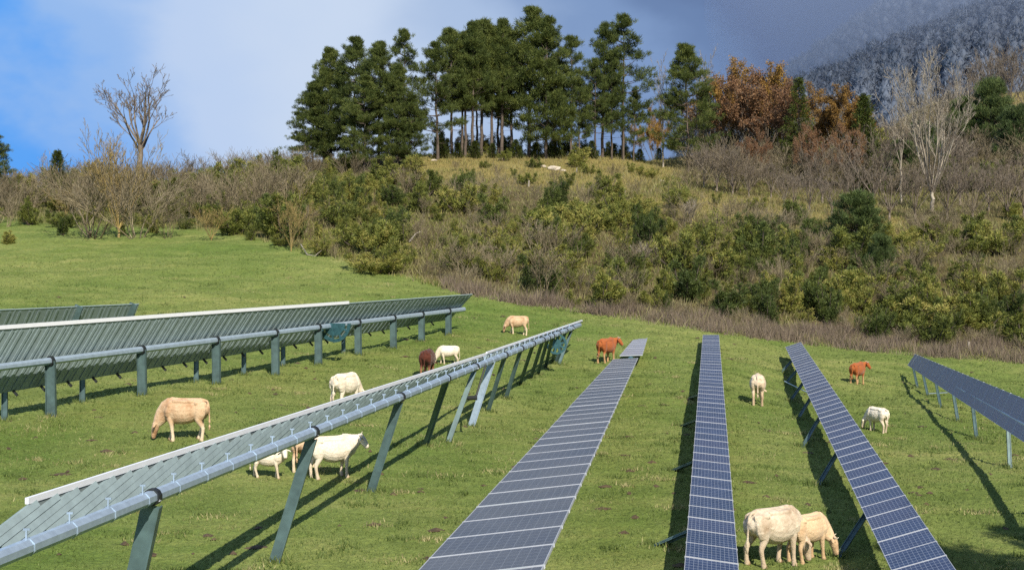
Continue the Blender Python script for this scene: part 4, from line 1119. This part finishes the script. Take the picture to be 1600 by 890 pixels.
# bushes one can single out
for (k, px, py, top, wf, lab) in [
    (J[0], 12, 381, 352, 1.3, 'low juniper cushion at the left edge of the meadow'),
    (J[0], 438, 300, 218, 1.0, 'tall dark juniper rising above the skyline left of the grove'),
    (J[5], 650, 290, 222, 1.1, 'dense olive juniper at the foot of the grove beside the golden knoll'),
    (J[1], 622, 292, 230, 1.2, 'dark juniper left of the dense olive one at the foot of the grove'),
    (J[0], 903, 262, 214, 1.2, 'rounded juniper bush under the pines on the knoll crest'),
    (J[0], 940, 308, 254, 1.2, 'large bright juniper on the slope below the pair of pines'),
    (J[2], 835, 262, 240, 1.0, 'small dark juniper beside the pale rocks'),
    (J[4], 790, 252, 220, .8, 'small juniper at the foot of the dark trunks'),
    (J[2], 585, 425, 380, 1.6, 'wide low juniper at the meadow edge below the slope corner'),
    (J[3], 632, 415, 362, 1.2, 'flat-topped juniper tree leaning at the meadow edge'),
    (J[3], 505, 400, 342, 1.0, 'flat-topped juniper on a pale straight stem at the meadow edge'),
    (J[1], 440, 372, 280, 1.2, 'tall loose juniper at the meadow edge behind the crooked bare tree'),
    (J[0], 945, 482, 405, 1.25, 'large dark juniper low on the slope near the meadow edge'),
    (J[2], 1445, 515, 440, 1.5, 'spreading dark juniper beside the small grass opening at right'),
    (J[5], 1505, 465, 385, 1.1, 'tall spired juniper in the right scrub'),
    (J[1], 262, 338, 262, 1.2, 'bright green juniper in the left shrubs right of the lone ash')]:
    k.place(px, py, py-top, lab, None, R_, wf)
for (k, px, py, top, wf, lab) in [
    (B[1], 150, 372, 262, 1.5, 'large grey-brown thicket shrub behind the yellowish small tree'),
    (B[2], 215, 372, 278, 1.4, 'large bare shrub right of the yellowish small tree'),
    (B[0], 262, 372, 318, 1.4, 'rounded bare shrub between the yellowish tree and the two-stemmed one'),
    (B[1], 20, 338, 272, 1.5, 'bare rounded shrub near the left edge of the picture'),
    (B[3], 845, 470, 385, 1.5, 'brown tangled shrub at the meadow edge below the golden knoll'),
    (B[1], 770, 440, 385, 1.4, 'brown tangled shrub where the meadow edge bends')]:
    k.place(px, py, py-top, lab, None, R_, wf)
# taller thicket behind the left clearing
for i, (px, base, top) in enumerate([(48, 330, 268), (118, 336, 262), (140, 330, 250), (165, 330, 256), (200, 335, 262), (232, 335, 262), (262, 330, 255), (290, 335, 262), (318, 332, 270), (350, 335, 268), (385, 340, 270), (410, 345, 268), (362, 350, 290), (300, 350, 290), (240, 350, 275), (178, 352, 268), (132, 352, 285), (425, 330, 262), (458, 335, 262), (396, 322, 256)]):
    B[i % 4].place(px, base, (base-top), 'tall leafless shrub in the thicket behind the left clearing', 'tall shrubs of the left thicket', R_, 1.15)
for i, (px, base, top) in enumerate([(40, 322, 262), (275, 345, 288), (300, 322, 258), (340, 340, 285), (388, 352, 296), (415, 318, 258), (470, 330, 268), (500, 320, 262), (540, 312, 258), (475, 350, 300), (520, 345, 290), (560, 340, 282), (600, 318, 262), (330, 310, 262), (240, 320, 268)]):
    J[(i*2+1) % 6].place(px, base, (base-top), 'tall juniper in the thicket left of the golden knoll', 'tall junipers of the left thicket', R_, 1.1)
# skyline shrubs on the left
for i in range(30):
    px = -20+(i*61.8*1.37) % 450; py = 284+54*((i*.618) % 1); py = max(py, float(np.interp(px, [0, 150, 300, 480], [322, 305, 300, 285])))
    J[(i*7+1) % 6].place(px, py, R_.uniform(38, 74), 'green juniper in the brown thicket behind the left clearing', 'junipers of the left thicket', R_, 1.1)
for i in range(46):
    px = -30+i*11.5+R_.uniform(-4, 4); base = float(np.interp(px, [0, 150, 300, 480], [316, 300, 296, 280]))
    B[i % 4].place(px, base, R_.uniform(28, 52), 'leafless shrub forming the hazy brown left skyline', 'skyline shrubs at left', R_, 1.4, loc=hit(px, base))
    if i % 2: J[(i*5) % 6].place(px+7, base+14, R_.uniform(30, 62), 'green bush just below the left skyline', 'green bushes of the left skyline', R_, 1.1, name='evergreen_bush')

# ---------------------------------------------------------------- undergrowth (uncountable)
rs = np.random.RandomState(5)
def scatter(n, polyfn, dmin, dmax, umin=-.42, umax=.42):
    d = rs.uniform(dmin, dmax, n); u = rs.uniform(umin, umax, n); x = u*d; z = G(x, d); px = 800+u*F; py = 445-z/d*F
    k = polyfn(px, py, d); return x[k], d[k], z[k], px[k], py[k]
# brown stems over the slope
def on_slope(px, py, d):
    e = edge_y(px); gold = np.zeros(len(px))
    for p in GOLD: gold = np.maximum(gold, soft_poly(px, py, p))
    k = np.interp(px, [0, 350, 560], [30, 18, 0])
    return (py < e-k+rs.uniform(-3, 3, len(px))) & (gold < rs.uniform(.3, 1.6, len(px))) & (rs.rand(len(px)) < np.interp(px, [0, 400, 600], [.35, .5, 1]))
x, y, z, px, py = scatter(330000, on_slope, 95, 275)
n = len(x); cl = np.sin(x*.9+np.sin(y*.7)*2)*np.sin(y*.8+np.sin(x*.6)*2)*.5+.5
kp = rs.rand(n) < .25+.75*cl; x, y, z, cl, px, py = x[kp], y[kp], z[kp], cl[kp], px[kp], py[kp]; n = len(x)
near = np.clip(1-(edge_y(px)-py)/26, 0, 1)
tint = np.clip(rs.normal(.5, .24, n)-.05*near, 0, 1)
blades('undergrowth', np.stack([x, y, z-.05], 1), rs.uniform(.25, .95, n)*(.5+.8*cl), rs.uniform(.03, .075, n), rs.uniform(.1, .9, n), tint, M_heath, rs,
       'brown heath, brambles and dead stems between the bushes of the slope', 'undergrowth')
# green low growth mixed in
x, y, z, px, py = scatter(230000, lambda px, py, d: on_slope(px, py, d), 95, 240)
n = len(x); g2 = np.sin(x*.33+1+np.sin(y*.21)*2)*np.sin(y*.37+np.sin(x*.27)*2)
kp = rs.rand(n) < np.clip(.5+.9*g2, .1, 1); x, y, z = x[kp], y[kp], z[kp]; n = len(x)
blades('ground_cover', np.stack([x, y, z-.03], 1), rs.uniform(.15, .5, n), rs.uniform(.05, .11, n), rs.uniform(.2, 1.0, n), np.clip(rs.normal(.45, .25, n), 0, 1), M_juniper, rs,
       'low green grass and creeping juniper between the bushes of the slope', 'ground cover')
# purple-brown heath strip along the upper meadow edge
pxs = rs.uniform(690, 1640, 60000); e = edge_y(pxs); off = 3-rs.uniform(0, 1, len(pxs))*np.interp(pxs, [690, 950, 1200, 1640], [9, 13, 25, 30])
tabx = np.linspace(640, 1680, 131); taby = np.linspace(-30, 8, 39)
HD = np.array([[hit(a, float(edge_y(a))+b).y for b in taby] for a in tabx])
fi = (pxs-tabx[0])/(tabx[1]-tabx[0]); fj = (off-taby[0])/(taby[1]-taby[0]); i = np.clip(fi.astype(int), 0, 129); j = np.clip(fj.astype(int), 0, 37); fi -= i; fj -= j
dd = (HD[i, j]*(1-fi)+HD[i+1, j]*fi)*(1-fj)+(HD[i, j+1]*(1-fi)+HD[i+1, j+1]*fi)*fj
x = (pxs-800)/F*dd; y = dd; z = G(x, y)
cl = np.sin(x*1.1+np.sin(y*.9)*2)*.5+.5
kp = rs.rand(len(x)) < (.12+.7*cl)*np.interp(pxs, [690, 1000, 1200], [.5, .7, 1]); x, y, z, cl = x[kp], y[kp], z[kp], cl[kp]; n = len(x)
M_purple = foliage_mat('purple_brown_heath', [(0, (.10, .075, .062)), (.5, (.18, .14, .110)), (1, (.29, .235, .16))], 0, 0)
blades('heath_strip', np.stack([x, y, z-.03], 1), rs.uniform(.3, 1.15, n)*(.4+.8*cl), rs.uniform(.02, .045, n), rs.uniform(.1, .7, n), np.clip(rs.normal(.45, .25, n), 0, 1), M_purple, rs,
       'strip of purple-brown leafless brushwood along the upper edge of the meadow', 'brushwood')
# golden dry grass
M_dry = foliage_mat('dry_golden_grass', [(0, (.12, .115, .040)), (.5, (.25, .21, .078)), (1, (.40, .31, .12))], .25, 0)
def on_gold(px, py, d):
    gold = np.zeros(len(px))
    for p in GOLD: gold = np.maximum(gold, soft_poly(px, py, p))
    return gold > rs.uniform(.1, 1, len(px))
x, y, z, px, py = scatter(150000, on_gold, 130, 275, -.1, .42); n = len(x)
blades('dry_grass', np.stack([x, y, z-.03], 1), rs.uniform(.15, .45, n), rs.uniform(.04, .10, n), rs.uniform(.1, .9, n), np.clip(rs.normal(.5, .25, n), 0, 1), M_dry, rs,
       'dry golden grass on the sunny knoll and the benches of the hill', 'dry grass')
# ---------------------------------------------------------------- rocks, posts, dead wood
M_rock = metal_mat('pale_limestone', (.48, .42, .34), .9, 0, .2, 2)
def rock(px, py, wpx, label, seed):
    rs = random.Random(seed); p = hit(px, py); w = wpx*p.y/F; m = MB(); rings = 5; n = 8
    pts = []; rad = []
    for i in range(rings): t = i/(rings-1); pts.append((p.x+(t-.5)*w, p.y+rs.uniform(-.1, .1), p.z+w*.12+rs.uniform(-.03, .03)*w)); rad.append((w*.28*math.sin(PI*(.12+.76*t))*rs.uniform(.8, 1.2), w*.24*math.sin(PI*(.12+.76*t))*rs.uniform(.8, 1.2)))
    m.tube(pts, rad, n)
    m.v = [tuple(c+rs.uniform(-.05, .05)*w for c in v) for v in m.v]
    tag(m.build('rock', M_rock), label, 'rock', 'pale rocks on the knoll')
rock(866, 266, 20, 'largest pale limestone rock on the crest of the golden knoll', 1)
rock(848, 262, 11, 'pale rock just left of the largest one on the knoll', 2)
rock(880, 268, 9, 'small pale rock just right of the largest one on the knoll', 3)
rock(783, 249, 9, 'small pale rock at the foot of the dark trunks', 4)
rock(678, 252, 9, 'pale rock at the left end of the golden knoll', 5)
rock(1034, 284, 8, 'small pale rock on the slope under the lone full pine', 6)
M_wood = metal_mat('weathered_wood', (.34, .30, .25), .9, 0, .25, 6)
for px, py, top, lab in [(826, 292, 282, 'weathered fence post on the golden knoll below the rocks'), (976, 306, 294, 'pale leaning stump post right of the large bright juniper'), (1513, 549, 534, 'short fence post in the brushwood at right'), (1513, 150, 137, 'fence post on the right skyline'), (901, 270, 262, 'short post right of the largest pale rock')]:
    p = hit(px, py); h = (py-top)*p.y/F; m = MB(); m.tube([p-Vector((0, 0, .2)), p+Vector((.02, 0, h*.5)), p+Vector((.05, .02, h))], [.10, .09, .08], 7); tag(m.build('fence_post', M_wood), lab, 'fence post')
def log(pts, r, label):
    P = [hit(px, py)+Vector((0, 0, up)) for px, py, up in pts]; m = MB(); m.tube(P, [r*(1-.6*i/(len(P)-1)) for i in range(len(P))], 7); tag(m.build('fallen_branch', M_wood), label, 'branch')
log([(470, 388, .3), (480, 400, .1), (492, 403, .15), (504, 401, .6)], .055, 'curved pale fallen branch at the meadow edge')
log([(640, 400, 1.2), (650, 392, 1.5), (658, 391, 1.6)], .07, 'pale broken branch end by the flat-topped leaning juniper')
log([(810, 448, .4), (818, 444, .5), (823, 445, .4)], .06, 'short pale dead branch in the brown shrubs above the meadow')
D1 = bare_shrub(610, 3.0, 4, M_pale, .9, 2, 'dead_shrub', 'dead shrub', .02)
D1.place(1005, 418, 40, 'pale dead shrub with twisted grey limbs in the middle of the scrub', None, R_, 1.2)
D1.place(1078, 348, 36, 'pale dead shrub on the upper slope below the lone full pine', None, R_, 1.0)
D1.place(1500, 265, 50, 'pale dead limbs right of the tall many-branched tree', None, R_, 1.4)
# dark growth behind and beneath the autumn trees, and the thicket up the right side
for i in range(26):
    px = 1092+i*10.5+R_.uniform(-4, 4); b = hit(px, 255); q = Vector((b.x*1.02, b.y*1.02, float(G(b.x*1.02, b.y*1.02))))
    (J[(i*5) % 6] if i % 2 else B[i % 4]).place(px, 250, R_.uniform(55, 95), 'dark shrub filling the gaps beneath the orange autumn trees', 'shrubs beneath the autumn trees', R_, 1.1, loc=q, name='undergrowth_shrub')
for i in range(95):
    px = 1075+((i*61.8) % 565)+R_.uniform(-5, 5); lo = float(np.interp(px, [1075, 1300, 1450, 1640], [262, 262, 215, 165])); py = lo+(325-lo)*((i*.618) % 1)
    if px < 1400 and py > 306: continue
    B[i % 4].place(px, py, R_.uniform(38, 66), 'leafless brown shrub in the thicket '+where(px, py), 'shrubs in the thicket '+where(px, py), R_, 1.25)
for i, (px, base, top) in enumerate([(1508, 245, 160), (1475, 300, 215), (1385, 262, 175), (1410, 300, 225), (1530, 300, 236), (1605, 310, 240), (1560, 215, 160), (1360, 345, 290), (1585, 345, 290), (1440, 270, 196), (1345, 262, 178)]):
    (bp if i % 3 == 0 else J[(i*5) % 6]).place(px, base, base-top, 'evergreen among the bare trees of the upper right hillside', 'evergreens of the upper right thicket', R_, .9, name='evergreen_bush')
for i, (px, base, top) in enumerate([(488, 270, 128), (505, 268, 110), (570, 270, 118), (640, 268, 150)]):
    pn(P_full[i % 3], px, top, 'lower pine filling the skirt of the left clump of the grove', base, 1.1, 'lower pines of the left clump')
for i, (px, top) in enumerate([(690, 214), (715, 222), (742, 218), (770, 222), (806, 216), (838, 220), (868, 210), (925, 218), (958, 222), (1000, 224), (1030, 226)]):
    sp2.place(px, 246, 246-top, 'young conifer under the pines along the crest of the knoll', 'young conifers under the grove', R_, 1.3, loc=hit(px, 247))
for i, (px, py, h) in enumerate([(712, 268, 14), (735, 280, 18), (758, 262, 12), (775, 285, 22), (802, 276, 14), (822, 288, 20), (868, 284, 16), (890, 290, 22), (918, 272, 16), (958, 282, 20), (985, 270, 18), (1012, 278, 20), (745, 292, 20), (1120, 320, 20), (1180, 328, 22), (1230, 335, 18)]):
    (J[i % 3] if i % 3 else B[i % 4]).place(px, py, h*1.3, 'small bush scattered over the dry grass of the knoll', 'small bushes on the dry grass', R_, 1.1, name='small_bush')
# young dark growth between the trunks of the grove
for i in range(20):
    px = 688+i*16+R_.uniform(-6, 6); b = hit(px, 244)
    J[(i*3) % 6].place(px, 244, R_.uniform(26, 58), 'dark young growth standing between the trunks of the grove', 'young growth under the grove', R_, .9, loc=Vector((b.x*1.03, b.y*1.03, float(G(b.x*1.03, b.y*1.03)))), name='undergrowth_shrub')
# ---------------------------------------------------------------- trees beyond the right edge that shade the lower right corner
for (x, y, h, k, lab) in [(16.6, 21.5, 14, P_full[0], 'tall pine beyond the right edge, nearest to the viewer'), (22.5, 31.0, 8, P_full[1], 'smaller pine beyond the right edge, farther from the viewer'), (20.0, 24.0, 14, P_full[2], 'broad pine beyond the right edge, between the other two')]:
    z = float(G(x, y)); k.place(0, 0, h*F/y, lab, None, R_, 1.1, loc=Vector((x, y, z)))
# ---------------------------------------------------------------- frosted mountain in the cloud
def spur(name, crest, dcrest, dbase, depth_px, seed, ntree):
    """crest: (px, py) outline; the slope falls towards the viewer"""
    rs = np.random.RandomState(seed)
    us = np.linspace(crest[0][0], crest[-1][0], 90); cy = np.interp(us, [c[0] for c in crest], [c[1] for c in crest])
    T = np.linspace(-.6, 1, 60)                                         # -: behind the crest, 1: foot
    P = np.zeros((len(us), len(T), 3))
    for i, (u, c) in enumerate(zip(us, cy)):
        for j, t in enumerate(T):
            d = dcrest + (dbase-dcrest)*t
            zc = -(c-445)/F*dcrest; z = zc*(1-abs(t)**1.2*(.85 if t > 0 else .9)) - (abs(t)*20)
            gul = math.sin(u*.05+seed)*9*abs(t)+math.sin(u*.13+t*4+seed)*5*min(1, abs(t)*3)
            P[i, j] = ((u-800)/F*d, d, z+gul+rs.normal(0, 1.2))
    n, m = len(us), len(T); ii, jj = np.meshgrid(np.arange(n-1), np.arange(m-1), indexing='ij'); v0 = (ii*m+jj).ravel()
    me = np_mesh(name, P.reshape(-1, 3), np.stack([v0, v0+m, v0+m+1, v0+1], 1))
    mt, nt_, b = new_mat('frosted_slope')
    c = ramp_node(nt_, noise(nt_, .02, 6, .7), [(.35, (.03, .035, .045)), (.65, (.07, .08, .10))]); nt_.links.new(c, b.inputs['Base Color']); b.inputs['Roughness'].default_value = 1
    tag(link_mesh(name, me, mt, smooth=True), kind='structure')
    # frosted woodland: crowns of fine frosted twigs
    a = rs.uniform(0, n-1.01, ntree); bq = np.abs(rs.uniform(-.25, 1, ntree))**1.3*.75*(m-1)*1/1.6+(.6/1.6)*(m-1)*.97
    i = a.astype(int); j = np.clip(bq.astype(int), 0, m-2); fa = (a-i)[:, None]; fb = (bq-j)[:, None]
    base = (P[i, j]*(1-fa)+P[i+1, j]*fa)*(1-fb)+(P[i, j+1]*(1-fa)+P[i+1, j+1]*fa)*fb
    H = rs.uniform(5, 11, ntree)
    nr, nk = 5, 7; V = np.zeros((ntree, nr*nk+1, 3)); ph0 = rs.uniform(0, 6.28, ntree)
    for r_ in range(nr):
        th = .12+.80*r_/(nr-1)
        for q_ in range(nk):
            w = H*.36*math.sin(PI*th)*rs.uniform(.55, 1.35, ntree); an = ph0+2*PI*q_/nk
            V[:, r_*nk+q_] = base+np.stack([np.cos(an)*w, np.sin(an)*w, H*(th+rs.uniform(-.07, .07, ntree))], 1)
    V[:, -1] = base+np.stack([H*0, H*0, H*1.05], 1)
    fl = []
    for r_ in range(nr-1):
        for q_ in range(nk): fl.append((r_*nk+q_, r_*nk+(q_+1) % nk, (r_+1)*nk+(q_+1) % nk, (r_+1)*nk+q_))
    for q_ in range(nk): fl.append(((nr-1)*nk+q_, (nr-1)*nk+(q_+1) % nk, nr*nk, nr*nk))
    fl = np.array(fl)
    FF = (fl[None]+(np.arange(ntree)*(nr*nk+1))[:, None, None]).reshape(-1, 4)
    tt = np.repeat(np.clip(rs.normal(.45, .16, ntree), 0, 1), nr*nk+1)
    cen = np.repeat(base, 8, 0); hh = np.repeat(H, 8); off = rs.normal(0, 1, (ntree*8, 3)); off[:, :2] *= hh[:, None]*.2; off[:, 2] = rs.uniform(.3, 1.0, ntree*8)*hh
    v, f, t = leaf_cards(rs, cen+off, np.tile([0, 0, 1.], (ntree*8, 1)), 4, 3.2, .5, .9, 1.6)
    me2 = cards_mesh('frosted_woodland', (V.reshape(-1, 3), FF, tt), (v, f, np.clip(np.repeat(rs.normal(.55, .15, ntree), 8*4*4), 0, 1)))
    o = link_mesh('frosted_woodland', me2, M_frost)
    tag(o, 'frost-covered woodland on the ' + ('near spur' if seed == 1 else 'far slope') + ' of the cloudy mountain at top right', 'woodland', kind='stuff')
M_frost = foliage_mat('frosted_twigs', [(0, (.065, .082, .12)), (.45, (.095, .118, .165)), (.8, (.135, .165, .22)), (1, (.20, .235, .30))], .1, 0)  # albedo lowered: the shadow of the clouds is put into this colour
spur('mountain', [(1120, 190), (1200, 165), (1290, 134), (1360, 102), (1430, 72), (1500, 44), (1600, 4), (1800, -80), (2100, -190)], 800, 520, 0, 1, 8000)
spur('mountain', [(1060, 220), (1180, 150), (1250, 108), (1330, 52), (1400, 0), (1500, -70), (1650, -170), (1900, -300), (2200, -380)], 1100, 760, 0, 4, 8000)
# ---------------------------------------------------------------- bank of cloud drifting in front of the mountain
def cloud(name, c, r, dens, col, label):
    V, Fc = [], []; nu, nv = 40, 24
    for j in range(nv+1):
        th = PI*j/nv
        for i in range(nu):
            ph = 2*PI*i/nu; w = 1+.06*math.sin(3*ph+2*th)+.05*math.sin(5*th+ph)
            V.append((c[0]+r[0]*w*math.sin(th)*math.cos(ph), c[1]+r[1]*w*math.sin(th)*math.sin(ph), c[2]+r[2]*w*math.cos(th)))
    for j in range(nv):
        for i in range(nu): Fc.append((j*nu+i, (j+1)*nu+i, (j+1)*nu+(i+1) % nu, j*nu+(i+1) % nu))
    me = bpy.data.meshes.new(name); me.from_pydata(V, [], Fc); me.update()
    m = bpy.data.materials.new(name); m.use_nodes = True; nt_ = m.node_tree
    for q in list(nt_.nodes): nt_.nodes.remove(q)
    o = nt_.nodes.new('ShaderNodeOutputMaterial'); v = nt_.nodes.new('ShaderNodeVolumePrincipled')
    v.inputs['Color'].default_value = col+(1,); v.inputs['Density'].default_value = dens; v.inputs['Anisotropy'].default_value = .1
    nt_.links.new(v.outputs[0], o.inputs['Volume'])
    return tag(link_mesh(name, me, m), label, 'cloud', kind='stuff')
q = unproj(1290, 10, 900)
cloud('mist', (q.x+35, 830, q.z+25), (125, 230, 110), .0034, (.54, .68, 1.0), 'blue-grey mist drifting in front of the mountain at top right')
